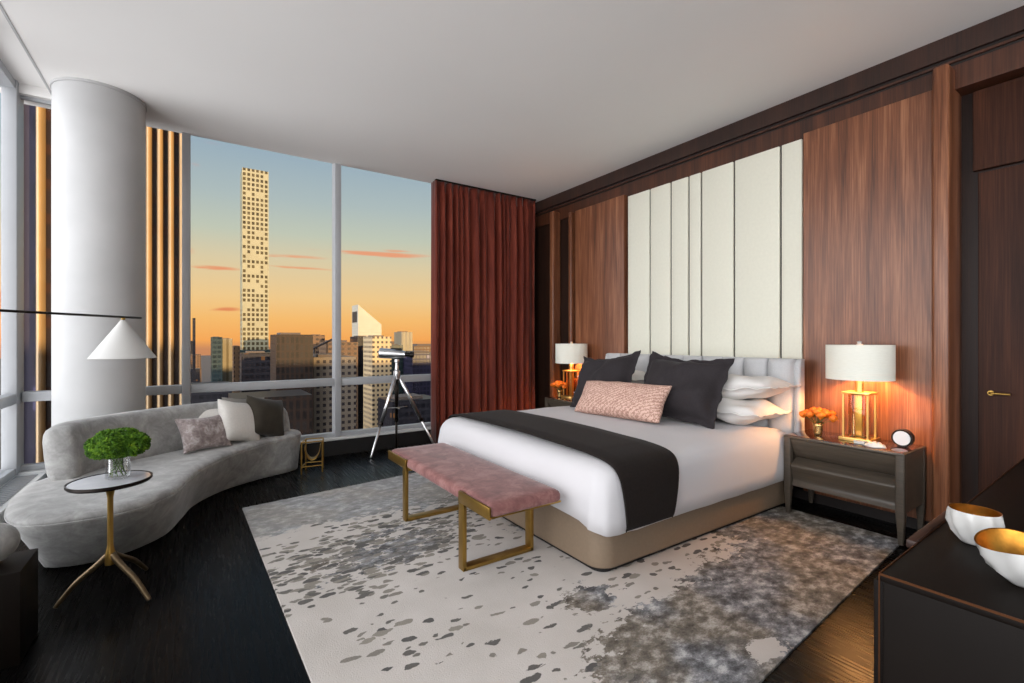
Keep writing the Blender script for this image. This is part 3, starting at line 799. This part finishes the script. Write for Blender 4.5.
pp = ring(seat_top, .339, -.003)
G().tube(pp+[pp[0]], .004, 6, False).mk('piping', M['velvet_grey'], sf, smooth=True)
bc = bez([(-.745, 4.26, 0), (-.71, 4.38, 0), (-.62, 4.53, 0), (-.40, 4.75, 0), (-.08, 4.97, 0), (.28, 5.14, 0), (.60, 5.27, 0), (.80, 5.32, 0)], 8)
rings = []; n = len(bc)
for i, p in enumerate(bc):
    f = i/(n-1); d_ = (bc[min(i+1, n-1)]-bc[max(i-1, 0)]).normalized(); nr = Vector((-d_.y, d_.x, 0))
    e = min(f/.06, (1-f)/.10, 1); e = math.sqrt(max(0, 1-(1-e)**2))
    top_ = .755-.035*max(0, 1-f/.15)-.12*max(0, (f-.65)/.35)**1.5
    hgt = (top_-.36)*(.55+.45*e) if f > .5 else (top_-.36)*(.80+.20*e)
    hw = .088*(.35+.65*e)
    sec = []
    for k in range(20):
        a = 2*PI*k/20; ca, sa = math.cos(a), math.sin(a)
        xo = hw*math.copysign(abs(ca)**.55, ca); zo = math.copysign(abs(sa)**.5, sa)
        sec.append(Vector((p.x, p.y, 0))+nr*(xo*(1+.0*zo)+ .018*(zo+1))+Vector((0, 0, .36+hgt*(zo+1)/2)))
    rings.append(sec)
G().loft(rings).mk('backrest', M['velvet_grey'], sf, smooth=True)

# sofa cushions
pillow('sofa_cushion', .40, .30, .14, M['velvet_cush'], (.09, 4.72, .395), (.02, 4.86, .70), (-.85, -.5, 0), 'mottled mauve grey cushion at the middle of the sofa', 'cushion', 'sofa cushions', seed=21, pinch=.12, wr=.01)
pillow('sofa_cushion', .40, .39, .16, M['ivory_cush'], (.34, 4.89, .395), (.32, 5.05, .765), (-.75, -.66, 0), 'ivory cushion leaning against the dark olive cushion on sofa', 'cushion', 'sofa cushions', seed=22, pinch=.10, wr=.012)
pillow('sofa_cushion', .40, .39, .16, M['dark_olive'], (.56, 5.02, .395), (.56, 5.18, .77), (-.80, -.6, 0), 'dark olive velvet cushion at the far end of the sofa', 'cushion', 'sofa cushions', seed=23, pinch=.10, wr=.012)
pillow('sofa_cushion', .42, .34, .12, M['ivory_cush'], (.16, 4.95, .40), (.14, 5.10, .75), (-.9, -.35, 0), 'ivory cushion mostly hidden behind the mottled mauve cushion', 'cushion', 'sofa cushions', seed=24, pinch=.10, wr=.012)
pillow('sofa_cushion', .40, .37, .10, M['grey_cush'], (.40, 5.05, .43), (.38, 5.20, .80), (-.9, -.4, 0), 'grey cushion with only its tip showing behind the ivory cushion', 'cushion', 'sofa cushions', seed=25, pinch=.12, wr=.01)

# ------------------------------------------------------------------ drink table, vase, foliage
tx, ty, tz = -.362, 3.13, .607
dt = thing('drink_table', 'small round table with mirrored top on curved bronze tripod base', 'side table', (tx, ty, .0005))
G().lathe([(.0, tz-.016), (.165, tz-.016), (.172, tz-.008), (.172, tz+.004), (.166, tz+.004), (.164, tz-.002), (.0, tz-.002)], (tx, ty, 0), 64).mk('rim_tray', M['black_metal'], dt, auto=.6)
G().lathe([(.0, tz-.0015), (.163, tz-.0015), (.163, tz+.001), (.0, tz+.001)], (tx, ty, 0), 64).mk('mirror_top', M['mirror_top'], dt, auto=.6)
G().lathe([(.0, .18), (.022, .18), (.024, .22), (.016, .26), (.0125, .28), (.0125, .52), (.02, .56), (.045, tz-.017), (0, tz-.017)], (tx, ty, 0), 20).mk('stem', M['gold'], dt, auto=.8)
for fx, fy in ((-.572, 3.16), (-.195, 2.99), (-.235, 3.40)):
    d_ = Vector((fx-tx, fy-ty, 0))
    pts = bez([(tx+d_.x*.04, ty+d_.y*.04, .23), (tx+d_.x*.25, ty+d_.y*.25, .185), (tx+d_.x*.62, ty+d_.y*.62, .115), (tx+d_.x*.88, ty+d_.y*.88, .045), (tx+d_.x, ty+d_.y, .010)], 6)
    G().tube(pts, [.016-.006*i/len(pts) for i in range(len(pts))], 10).mk('leg', M['dark_bronze'], dt, smooth=True)
px_, py_ = -.335, 3.155
vz = tz+.0015
gv = tag(G().lathe([(.0, .0005), (.046, .0005), (.052, .006), (.052, .105), (.050, .107), (.048, .105), (.048, .012), (.0, .010)], (px_, py_, vz), 40).mk('glass_vase', M['clear'], auto=.6, origin=(px_, py_, vz)),
         'clear cylindrical glass vase holding green foliage on the drink table', 'vase')
fo = thing('green_bouquet', 'dome of bright green hydrangea foliage in the clear glass vase', 'plant', (px_, py_, vz+.013))
g = G(); rnd = random.Random(9)
ico = bmesh.new(); bmesh.ops.create_icosphere(ico, subdivisions=1, radius=1); ico.verts.index_update()
iv = [v.co.copy() for v in ico.verts]; fi = [[v.index for v in f.verts] for f in ico.faces]; ico.free()
lobes = []
for k in range(30):
    a = rnd.uniform(0, 2*PI); e = math.asin(rnd.uniform(-.35, 1)); lobes.append(Vector((math.cos(a)*math.cos(e), math.sin(a)*math.cos(e), math.sin(e))))
for k in range(2600):
    a = rnd.uniform(0, 2*PI); e = math.asin(rnd.uniform(-.55, 1)); d_ = Vector((math.cos(a)*math.cos(e), math.sin(a)*math.cos(e), math.sin(e)))
    L = max(d_.dot(q) for q in lobes); rad = .80+.26*max(0, (L-.85)/.15)-rnd.uniform(0, .08)
    c = Vector((px_+d_.x*.128*rad, py_+d_.y*.128*rad, vz+.165+d_.z*.088*rad))
    s = rnd.uniform(.0035, .0065)
    rot = Matrix.Rotation(rnd.uniform(0, 3), 3, 'X') @ Matrix.Rotation(rnd.uniform(0, 3), 3, 'Z')
    g.add([c+rot @ Vector((v.x*s*1.5, v.y*s, v.z*s*.55)) for v in iv], fi)
g.lathe([(.0, .10), (.06, .11), (.09, .15), (.085, .20), (.05, .225), (0, .23)], (px_, py_, vz), 20)
g.mk('foliage', M['green'], fo)
for k in range(9):
    a = k*.7; G().tube([(px_+.035*math.cos(a+2), py_+.035*math.sin(a+2), vz+.014), (px_+.03*math.cos(a), py_+.03*math.sin(a), vz+.12)], .0022, 6).mk('stem', M['stem_green'], fo)

# ------------------------------------------------------------------ arc floor lamp with cone shade (stand left of the frame)
fl = thing('floor_lamp', 'white cone shade floor lamp on thin dark arm over sofa', 'lamp', (-1.0, 3.6, .0005))
G().lathe([(0, .0005), (.085, .0005), (.085, .018), (.014, .024), (.011, .03), (.011, 1.50), (0, 1.505)], (-1.0, 3.6, 0), 32).mk('pole', M['black_metal'], fl, auto=.6)
G().tube([(-1.1, 3.473, 1.483), (-.34, 4.44, 1.483)], .008, 10).mk('arm', M['black_metal'], fl, smooth=True)
ax, ay = -.43, 4.325
G().tube([(ax, ay, 1.478), (ax, ay, 1.462)], .012, 12).mk('socket_cap', M['gold'], fl, smooth=True)
G().lathe([(.014, 1.462), (.192, 1.192), (.189, 1.190), (.011, 1.458), (.014, 1.462)], (ax, ay, 0), 64).mk('lamp_shade', M['lamp_white'], fl, auto=.8)
G().lathe([(0, 1.38), (.02, 1.385), (.028, 1.35), (.02, 1.325), (0, 1.318)], (ax, ay, 0), 16).mk('bulb', M['ceramic'], fl, smooth=True)

# ------------------------------------------------------------------ telescope on tripod
tp = thing('telescope_tripod', 'silver telescope on polished tripod standing before the window', 'telescope', (1.97, 5.38, 0))
ap = Vector((1.97, 5.38, .94))
def legp(foot, m1, m2, nm='leg'):
    f = Vector(foot); d_ = (f-ap)
    l_ = G().tube([ap+d_*.02, ap+d_*.62], [.024, .020], 12).mk(nm, m1, tp, smooth=True)
    G().tube([ap+d_*.60, ap+d_*.985, f], [.015, .013, .008], 10).mk('lower_tube', m2, l_, smooth=True)
    G().tube([ap+d_*.60, ap+d_*.635], [.026, .026], 12).mk('clamp', M['black_metal'], l_, auto=.6)
legp((1.62, 5.25, .0005), M['chrome'], M['chrome'])
legp((2.44, 5.32, .0005), M['chrome'], M['chrome'])
legp((2.03, 5.56, .0005), M['black_metal'], M['black_metal'], 'leg')
G().lathe([(0, .86), (.035, .86), (.04, .90), (.04, .95), (.022, .97), (.018, 1.05), (.03, 1.06), (.03, 1.09), (0, 1.10)], (ap.x, ap.y, 0), 20).mk('tripod_head', M['chrome'], tp, auto=.6)
g = G()
for a in (.5, 2.6, 4.7): g.tube([(ap.x, ap.y, .52), (ap.x+.17*math.cos(a), ap.y+.17*math.sin(a)*.6, .52)], .004, 6)
g.mk('spreader', M['chrome'], tp)
sd = Vector((.86, -.52, -.05)).normalized()   # barrel direction, objective towards the left
c0 = ap+Vector((0, 0, .215))
bar = G().tube([c0-sd*.20, c0-sd*.195, c0-sd*.03, c0+sd*.0, c0+sd*.10], [.056, .060, .058, .048, .04], 24).mk('barrel', M['chrome'], tp, auto=.6)
G().tube([c0-sd*.205, c0-sd*.19], [.044, .044], 24).mk('lens', M['black_metal'], bar)
G().tube([c0+sd*.10, c0+sd*.15, c0+sd*.16, c0+sd*.20], [.026, .026, .034, .034], 18).mk('eyepiece', M['black_metal'], bar, auto=.6)
G().tube([c0+sd*.06+Vector((0, 0, .055)), c0-sd*.07+Vector((0, 0, .055))], .014, 12).mk('finder', M['black_metal'], bar, auto=.6)

# ------------------------------------------------------------------ low brass magazine rack at the sofa's far end
mr = thing('magazine_rack', 'low brass framed rack with curved sheet beside sofa end', 'rack', (.98, 5.06, .0005))
g = G(); rr1 = .008
cs = [(.86, 4.99), (1.05, 4.97), (1.09, 5.12), (.93, 5.16)]
for i in range(4):
    a, b = cs[i], cs[(i+1) % 4]
    g.tube([(a[0], a[1], .0005), (a[0], a[1], .315)], rr1, 8)
    for z in (.07, .31): g.tube([(a[0], a[1], z), (b[0], b[1], z)], rr1*.8, 8)
g.mk('frame', M['gold'], mr, auto=.8)
for off, nm, r_ in ((.02, 'curved_sheet', .085),):
    rings = []
    for k in range(15):
        a = PI+PI*k/14
        bx_, bz_ = r_*math.cos(a), r_*math.sin(a)
        p0 = Vector((.94+off+bx_*.85, 4.985+bx_*-.12, .26+bz_*1.6)); p1 = p0+Vector((.03, .13, 0))
        rings.append([p0, p1])
    gq = G().loft(rings, False, False, False).mk(nm, M['gold'], mr, smooth=True)
    mm = gq.modifiers.new('thickness', 'SOLIDIFY'); mm.thickness = .004

# ------------------------------------------------------------------ dark cube table and round cushion at the left edge
o = G().box(-1.06, -.592, 2.70, 2.965, .0005, .38, .004).mk('block_table', M['dresser'], origin=(-.85, 2.85, 0), auto=.5)
tag(o, 'low dark bronze block table cut by the left edge of view', 'side table')
g = G(); rings = []
for i in range(17):
    a = -PI/2+PI*i/16; rings.append([(-.715+.086*math.cos(a)*math.cos(b), 2.865+.086*math.cos(a)*math.sin(b), .463+.082*math.sin(a)) for b in [2*PI*j/32 for j in range(32)]])
g.loft(rings); o = g.mk('ball_cushion', M['velvet_grey'], smooth=True, origin=(-.715, 2.865, .38)); tag(o, 'round grey velvet ball cushion sitting on the dark block table', 'cushion')

# ------------------------------------------------------------------ dresser, bowls
ang = math.radians(1.6); dc = Vector((1.36, .447, 0))
Rm = Matrix.Translation(dc) @ Matrix.Rotation(ang, 4, 'Z')
ds = thing('dresser', 'long dark bronze dresser with copper coloured edges by the door', 'dresser', tuple(dc))
def db(x0, x1, y0, y1, z0, z1, b=.003): return G().box(x0, x1, y0, y1, z0, z1, b, 2, Rm)
db(.004, 1.95, -.52, -.006, .06, .742).mk('carcass', M['dresser'], ds, auto=.5)
db(.03, 1.92, -.50, -.03, .0005, .061).mk('plinth', M['plinth'], ds, auto=.5)
db(0, 1.96, -.525, 0, .742, .76).mk('top', M['dresser'], ds, auto=.5)
g = G()
e = .0013
g.box(-e, 1.96, -e, e, .757, .7625, 0, 1, Rm); g.box(-e, e, -.525, e, .757, .7625, 0, 1, Rm); g.box(-e, e, -e, e, .02, .758, 0, 1, Rm)
g.mk('edge_trim', M['bronze_line'], ds)
for k in range(3):
    dd = db(.02+k*.645, .655+k*.645, -.004, .018, .09, .735).mk('door', M['dresser'], ds, auto=.5)
    db(.60+k*.645, .62+k*.645, .018, .034, .45, .60).mk('handle', M['bronze_line'], dd)
db(.28, .66, .0, .022, .744, .766, .002).mk('lip', M['walnut_trim'], ds, auto=.5)

def bowl(name, c, prof_out, prof_in, flutes, amp, label, sx=1, sy=1, tilt=0, rz=0, lobed=0):
    seg = 72; rings = []
    for (r, z) in prof_out:
        ring_ = []
        for j in range(seg):
            a = 2*PI*j/seg; k = 1+amp*math.sin(a*flutes+z*60)*math.sin(min(1, max(0, z/prof_out[-1][1]))*PI)
            zz = z+(lobed*math.sin(a*2+.4)*(z/prof_out[-1][1])**3)
            ring_.append((r*k*math.cos(a)*sx, r*k*math.sin(a)*sy, zz))
        rings.append(ring_)
    t_ = tuple(c)
    Rz = Matrix.Rotation(rz, 4, 'Z')
    mv = lambda rg: [[tuple((Rz @ Vector(p))+Vector(t_)) for p in r] for r in rg]
    root = G().loft(mv(rings), True, False).mk(name, M['ceramic'], origin=t_, smooth=True)
    rin = []
    for (r, z) in prof_in:
        rin.append([(r*math.cos(2*PI*j/seg)*sx, r*math.sin(2*PI*j/seg)*sy, z+(lobed*math.sin(4*PI*j/seg+.4)*(z/prof_in[0][1])**3)) for j in range(seg)])
    G().loft(mv([rings[-1]]+rin[:1]), False, False).mk('rim', M['gold_leaf'], root, smooth=True)
    G().loft(mv(rin), False, True).mk('gilded_interior', M['gold_leaf'], root, smooth=True)
    return tag(root, label, 'bowl', 'white and gold bowls')
bowl('ceramic_bowl', (1.785, .368, .7612), [(.030, .0005), (.034, .006), (.048, .028), (.056, .055), (.056, .076), (.054, .090)], [(.051, .089), (.052, .070), (.042, .03), (.02, .012)], 9, .09, 'round white faceted bowl lined with gold, farther from camera')
bowl('ceramic_bowl', (1.575, .243, .7612), [(.026, .0005), (.032, .006), (.062, .030), (.082, .062), (.088, .088)], [(.084, .087), (.076, .062), (.052, .03), (.02, .010)], 7, .09, 'shell shaped white bowl lined with gold cut by the frame edge', 1.05, .92, lobed=.008)

# ------------------------------------------------------------------ the city beyond the glass
# (x0,x1,y0,y1,z0,z1) in metres from the camera
def building(name, x0, x1, y0, y1, ztop, mat, label, zb=-240, extra=None, group=None):
    t_ = thing(name, label, 'building', ((x0+x1)/2, (y0+y1)/2, zb), group)
    G().box(x0, x1, y0, y1, zb, ztop).mk('tower_shaft', mat, t_)
    G().box(x0+.08*(x1-x0), x1-.15*(x1-x0), y0+.2*(y1-y0), y1-.2*(y1-y0), ztop, ztop+.08*(x1-x0)).mk('roof_block', M['roof'], t_)
    return t_
M['roof'] = plain('roof_concrete', srgb(78, 68, 62), .8)
F = 471.; ca_, sa_ = math.cos(math.radians(33.86)), math.sin(math.radians(33.86))
def at_y(u, Y):
    """x on the vertical plane y=Y along the sight line of column u (used to survey the skyline)"""
    t_ = (u-512)/F; return (sa_+ca_*t_)*Y/(ca_-sa_*t_)
def z_at(u, v, Y):
    t_ = (u-512)/F; return 1.32+(340-v)/F*Y/(ca_-sa_*t_)
fa = {
 'lattice': facade('pale_lattice_concrete', srgb(124, 118, 100), srgb(40, 35, 24), 4.75, 4.75, .58, .62, rough=.8, gaps=.30, gl2=srgb(64, 56, 37)),
 'teal': facade('teal_glass_facade', srgb(35, 48, 49), srgb(17, 27, 30), 3, 3.6, .8, .6),
 'brown': facade('brown_glass_facade', srgb(38, 26, 20), srgb(16, 12, 11), 2.2, 3.8, .6, .8, grough=.4),
 'dark': facade('dark_office_facade', srgb(29, 28, 34), srgb(13, 13, 18), 3, 3.8, .7, .6, lit=srgb(146, 97, 51), litfrac=.03),
 'grid': facade('beige_grid_facade', srgb(102, 92, 81), srgb(28, 24, 27), 3.3, 3.4, .5, .5, rough=.8),
 'grid2': facade('stone_grid_facade', srgb(170, 150, 118), srgb(38, 32, 34), 3.1, 3.4, .5, .5, rough=.8),
 'violet': facade('violet_dark_facade', srgb(40, 38, 57), srgb(19, 19, 32), 3, 3.7, .75, .7, lit=srgb(115, 108, 146), litfrac=.02),
 'white': facade('white_metal_facade', srgb(160, 156, 144), srgb(152, 148, 136), 30, 4, .9, .3, rough=.6, gl2=srgb(160, 155, 140)),
 'ribbed': facade('ribbed_pale_facade', srgb(126, 119, 103), srgb(86, 79, 63), 4, 60, .4, 1, rough=.8),
 'low': facade('low_rise_facade', srgb(96, 76, 59), srgb(40, 32, 30), 5, 4, .5, .5, rough=.8),
}
# tower of gold stone piers just outside, with the dark window bays between
Y = 70.0
gt = thing('pier_tower', 'tall tower with golden stone piers behind the white column', 'building', (at_y(110, Y), Y, -240))
xl, xr = at_y(34.5, Y), at_y(184.5, Y)
G().box(xl, xr, Y+1.2, Y+22, -240, 60).mk('tower_shaft', facade('bronze_bay_glass', srgb(48, 28, 19), srgb(24, 14, 12), 3, 3.8, .9, .7, grough=.4), gt)
M['pier'] = plain('pale_pier_stone', srgb(150, 126, 94), .35, .1, var=.1, vs=.3)
step = (at_y(178.7, Y)-at_y(167.8, Y)); x = at_y(181.4, Y)
k = 0
while x > at_y(52, Y):
    wv = step*.56 if k else step*.5
    sec = [(x+wv/2*math.cos(PI+PI*j/10), Y+.9+1.0*math.sin(PI+PI*j/10)) for j in range(11)]+[(x+wv/2, Y+1.4), (x-wv/2, Y+1.4)]
    G().prism(sec, -240, 61).mk('pier', M['pier'], gt, auto=.7)
    x -= step; k += 1
xx_ = at_y(38.5, Y); wv = step*.62
sec = [(xx_+wv/2*math.cos(PI+PI*j/10), Y+.9+1.0*math.sin(PI+PI*j/10)) for j in range(11)]+[(xx_+wv/2, Y+1.4), (xx_-wv/2, Y+1.4)]
G().prism(sec, -240, 61).mk('pier', M['pier'], gt, auto=.7)
# dark glass tower further left
Y = 71.5
vt = thing('office_tower', 'dark violet glass tower seen between corner post and gold tower', 'building', (at_y(28, Y), Y, -240))
G().box(at_y(21.5, Y), xl-.1, Y, Y+9, -240, 90).mk('tower_shaft', fa['violet'], vt)
G().box(at_y(14, Y), at_y(21.5, Y)-.05, Y-.5, Y+8, -240, 90).mk('dotted_bay', facade('dotted_grey_bay', srgb(110, 108, 112), srgb(30, 28, 40), 1.25, 1.25, .5, .5, rough=.7), vt)

def tower(name, u0, u1, vt_, Y, depth, mat, label, group=None, box_roof=True):
    x0, x1 = at_y(u0, Y), at_y(u1, Y); zt = z_at((u0+u1)/2, vt_, Y)
    t_ = thing(name, label, 'building', ((x0+x1)/2, Y+depth/2, -240), group)
    G().box(x0, x1, Y, Y+depth, -240, zt).mk('tower_shaft', fa[mat], t_)
    if box_roof: G().box(x0+.15*(x1-x0), x1-.3*(x1-x0), Y+.2*depth, Y+.8*depth, zt, zt+(x1-x0)*.06).mk('roof_block', M['roof'], t_)
    return t_
# slender lattice tower
Y = 545.0
x0, x1 = at_y(242.3, Y), at_y(268.6, Y)
pt = thing('lattice_tower', 'very tall slender tower with pale square window lattice', 'building', ((x0+x1)/2, Y, -240))
G().box(x0, x1, Y, Y+28, -240, z_at(255, 169.5, Y)).mk('tower_shaft', facade('pale_lattice', srgb(136, 132, 110), srgb(46, 40, 28), (x1-x0)/6.0, 4.9, (.62), .62, off=(-x0-Y+x0*0+0, 0), rough=.8, gaps=.27, gl2=srgb(72, 64, 44)), pt)
G().box(x0+4, x1-4, Y+4, Y+24, z_at(255, 169.5, Y), z_at(255, 169.5, Y)+1).mk('roof_block', M['roof'], pt)
G().box(x0-4, x1+6, Y-4, Y+30, -240, z_at(255, 350, Y)).mk('podium', fa['teal'], pt)
# slant-topped tower
Y = 760.0
x0, x1 = at_y(358.2, Y), at_y(381.5, Y); zt = z_at(358, 304.5, Y); zs = z_at(381, 324.5, Y)
ct = thing('slant_roof_tower', 'white tower with steep slanted roof left of the telescope', 'building', ((x0+x1)/2, Y, -240))
dp = 36
v = [(x0, Y, -240), (x1, Y, -240), (x1, Y, zs), (x0, Y, zt), (x0, Y+dp, -240), (x1, Y+dp, -240), (x1, Y+dp, zs), (x0, Y+dp, zt)]
G().add(v, [(0, 1, 2, 3), (4, 7, 6, 5), (0, 4, 5, 1), (1, 5, 6, 2), (2, 6, 7, 3), (3, 7, 4, 0)]).mk('tower_shaft', fa['white'], ct)
G().box(x0-.6, x0, Y+6, Y+dp-4, z_at(355, 322, Y), z_at(355, 311, Y)).mk('louvre', M['reveal'], ct)

tower('glass_tower', 211.5, 222.5, 337, 420, 24, 'teal', 'teal glass building left of the slender lattice tower')
tower('glass_tower', 222.5, 232.5, 338.5, 440, 20, 'ribbed', 'pale building joined to the teal glass building')
tower('office_building', 233.5, 240, 346, 470, 20, 'low', 'thin reddish building just left of the slender lattice tower')
tower('office_building', 241.5, 275, 353, 330, 14, 'dark', 'dark wide office block at the foot of lattice tower')
tower('office_building', 276, 313, 334.5, 260, 22, 'brown', 'brown monolith office tower left of the second window mullion')
tower('office_building', 313, 325, 335, 460, 22, 'low', 'small striped roof building beside the brown monolith tower')
tower('grid_building', 313.5, 356, 357, 270, 25, 'grid', 'beige gridded office block seen either side of window mullion')
tower('office_building', 326, 358, 342, 400, 26, 'low', 'salmon stone block rising behind the beige gridded block')
tower('office_building', 357.5, 372.5, 336.5, 420, 24, 'dark', 'dark slab building below the slanted roof tower')
tower('grid_building', 372.5, 391.5, 336.5, 330, 22, 'grid2', 'golden gridded building left of the telescope')
tower('office_building', 391.5, 403, 345, 380, 22, 'teal', 'teal roofed building directly behind the telescope')
tower('ribbed_tower', 401.5, 412.5, 332, 470, 22, 'ribbed', 'narrow pale golden tower above the telescope eyepiece')
tower('office_building', 412.5, 440, 353, 360, 30, 'violet', 'dark bluish office block next to the rust curtain')
tower('office_building', 414, 445, 346, 620, 30, 'low', 'long salmon roofline behind the dark bluish block')
tower('office_building', 190, 232, 386, 300, 30, 'dark', 'dark low block at the foot of first window mullion', box_roof=False)
tower('office_building', 232, 312, 397, 180, 22, 'brown', 'very dark brown block low behind the sofa cushions', box_roof=False)
tower('office_building', 392, 440, 400, 230, 22, 'dark', 'dark low block behind the telescope legs')
tower('office_building', 192.5, 195.5, 318, 500, 16, 'dark', 'thin dark tower right against the first mullion')
YC = 392
cr_ = thing('construction_crane', 'dark crane jib rising above the striped roof building', 'crane', (at_y(313, YC), YC, z_at(313, 352, YC)))
G().tube([(at_y(310, YC), YC, z_at(310, 350, YC)), (at_y(333, YC), YC, z_at(333, 339, YC))], .9, 6).mk('jib', M['reveal'], cr_)
G().tube([(at_y(314, YC), YC, z_at(314, 349, YC)), (at_y(314, YC), YC, z_at(314, 362, YC))], .8, 6).mk('mast', M['reveal'], cr_)
rnd = random.Random(12)
for k in range(90):
    Yk = 820+170*(k//10)+rnd.uniform(0, 60); uk = 158+34*(k % 10)+rnd.uniform(-6, 6); x = at_y(uk, Yk); wv = rnd.uniform(22, 42)*(Yk/1200)**.5
    zt = rnd.uniform(-120, -22)
    if k % 9 == 0: zt += 25
    o = G().box(x-wv/2, x+wv/2, Yk, Yk+wv, -245, zt).mk('distant_building', [fa['low'], fa['dark'], fa['grid2'], fa['low']][k % 4], origin=(x, Yk, -245))
    tag(o, 'small hazy building among the distant rooftops on the horizon', 'building', 'distant low buildings')
g = G().box(-3000, 6000, 120, 9000, -246, -245.5)
struct(g.mk('ground', M['roof']))
# unseen block added behind the room to shade the lower city
shade_block = thing('office_building', 'unseen office block added behind the apartment to shade the city', 'building', (60, -120, -240))
G().box(48, 620, -140, -110, -240, 11.5).mk('tower_shaft', fa['dark'], shade_block)

# ------------------------------------------------------------------ sky, sun
W = bpy.data.worlds.new('dusk_sky'); sc.world = W; W.use_nodes = True
T = W.node_tree; T.nodes.clear()
class WN(NT):
    def __init__(s): s.t = T
q = WN()
out = q.n('ShaderNodeOutputWorld'); bg = q.n('ShaderNodeBackground'); q.l(bg.outputs[0], out.inputs[0])
tc = q.n('ShaderNodeTexCoord'); nv = q.n('ShaderNodeVectorMath', operation='NORMALIZE'); q.l(tc.outputs['Generated'], nv.inputs[0])
sp = q.n('ShaderNodeSeparateXYZ'); q.l(nv.outputs[0], sp.inputs[0])
X_, Y_, Z_ = sp.outputs
zz = q.math('ADD', q.math('MULTIPLY', Z_, 1.0), .25)
grad = q.ramp(zz, [(.0, srgb(120, 92, 80)), (.235, srgb(206, 140, 96)), (.25, srgb(250, 170, 90)), (.29, srgb(250, 190, 112)), (.33, srgb(244, 204, 142)), (.40, srgb(222, 206, 168)), (.45, srgb(196, 202, 184)), (.51, srgb(176, 190, 190)), (.60, srgb(152, 174, 190)), (.72, srgb(130, 160, 184)), (1.0, srgb(112, 144, 174))])
# thin sunset cloud streaks: long in azimuth, thin in elevation
az = q.math('ARCTAN2', X_, Y_)
cv = q.n('ShaderNodeCombineXYZ'); q.l(q.math('MULTIPLY', az, 7), cv.inputs[0]); q.l(q.math('MULTIPLY', Z_, 90), cv.inputs[1])
cn = q.noise(cv.outputs[0], 1.0, 5, .6, .4)
def streak(a0, aw, e0, ew, amp):
    u_ = q.math('DIVIDE', q.math('SUBTRACT', az, a0), aw); w_ = q.math('DIVIDE', q.math('SUBTRACT', Z_, e0), ew)
    u_ = q.math('ADD', u_, q.math('MULTIPLY', q.math('SUBTRACT', cn, .5), 1.2)); w_ = q.math('ADD', w_, q.math('MULTIPLY', q.math('SUBTRACT', cn, .5), 1.8))
    d_ = q.math('ADD', q.math('MULTIPLY', u_, u_), q.math('MULTIPLY', w_, w_))
    return q.math('MULTIPLY', q.math('EXPONENT', q.math('MULTIPLY', d_, -1)), amp)
def azel(u, v):
    t_ = (u-512)/F; x, y, z = sa_+ca_*t_, ca_-sa_*t_, (340-v)/F; L = math.sqrt(x*x+y*y+z*z)
    return math.atan2(x, y), z/L
st_ = None
for (u, v, wu, wv, amp) in ((375, 254, .13, .006, 1.1), (398, 251, .04, .004, .7), (300, 257, .07, .005, .8), (295, 268, .09, .004, .9), (215, 268, .05, .005, 1.0), (228, 309, .03, .005, .9), (420, 318, .06, .004, .5), (212, 140, .05, .012, .4), (196, 165, .015, .01, .5), (180, 250, .03, .01, .8), (8, 300, .05, .02, .9)):
    a0, e0 = azel(u, v); s_ = streak(a0, wu, e0, wv, amp)
    st_ = s_ if st_ is None else q.math('MAXIMUM', st_, s_)
cm = q.smooth(q.math('ADD', st_, q.math('MULTIPLY', q.math('SUBTRACT', cn, .5), 1.2)), .35, .95)
ccol = q.ramp(zz, [(.27, srgb(222, 120, 78)), (.42, srgb(240, 152, 110)), (.6, srgb(206, 160, 158))])
col = q.mix(q.math('MULTIPLY', cm, .85), grad, ccol)
# glow added to the sky behind and left, lighting the room
west = q.math('ADD', q.math('MULTIPLY', X_, -.95), q.math('MULTIPLY', Y_, -.30))
wf = q.smooth(west, .20, .80)
wcol = q.n('ShaderNodeRGB'); wcol.outputs[0].default_value = (.97, .97, 1.0, 1)
wl = q.n('ShaderNodeVectorMath', operation='SCALE'); q.l(wcol.outputs[0], wl.inputs[0]); wl.inputs['Scale'].default_value = 4.7
fin = q.mix(wf, col, wl.outputs[0])
q.l(fin, bg.inputs[0]); bg.inputs[1].default_value = 1.0

S = bpy.data.lights.new('low_sun', 'SUN'); S.energy = 8.5; S.color = (1, .66, .30); S.angle = .01
so = bpy.data.objects.new('low_sun', S); COL.objects.link(so)
sd_ = Vector((-.50, .86, -.052)).normalized()
so.rotation_euler = sd_.to_track_quat('-Z', 'Y').to_euler()

# ------------------------------------------------------------------ camera
cam = bpy.data.cameras.new('camera'); co = bpy.data.objects.new('camera', cam); COL.objects.link(co)
co.location = (0, 0, 1.32)
cam.sensor_fit = 'HORIZONTAL'; cam.sensor_width = 36; cam.lens = 471/1024*36
cam.shift_y = -(341.5-340)/1024
cam.clip_start = .05; cam.clip_end = 20000
co.rotation_euler = (PI/2, 0, -math.radians(33.86))
sc.camera = co

for o in bpy.data.objects:
    if '_o' in o: del o['_o']
sc.view_settings.view_transform = 'Standard'; sc.view_settings.look = 'None'
sc.view_settings.gamma = 1; sc.view_settings.exposure = 0; sc.view_settings.use_curve_mapping = False
cy_ = sc.cycles
cy_.use_denoising = True
try: cy_.denoiser = 'OPENIMAGEDENOISE'
except Exception: pass
cy_.max_bounces = 10; cy_.diffuse_bounces = 5; cy_.glossy_bounces = 4; cy_.transparent_max_bounces = 16
cy_.sample_clamp_indirect = 6
cy_.caustics_reflective = False; cy_.caustics_refractive = False
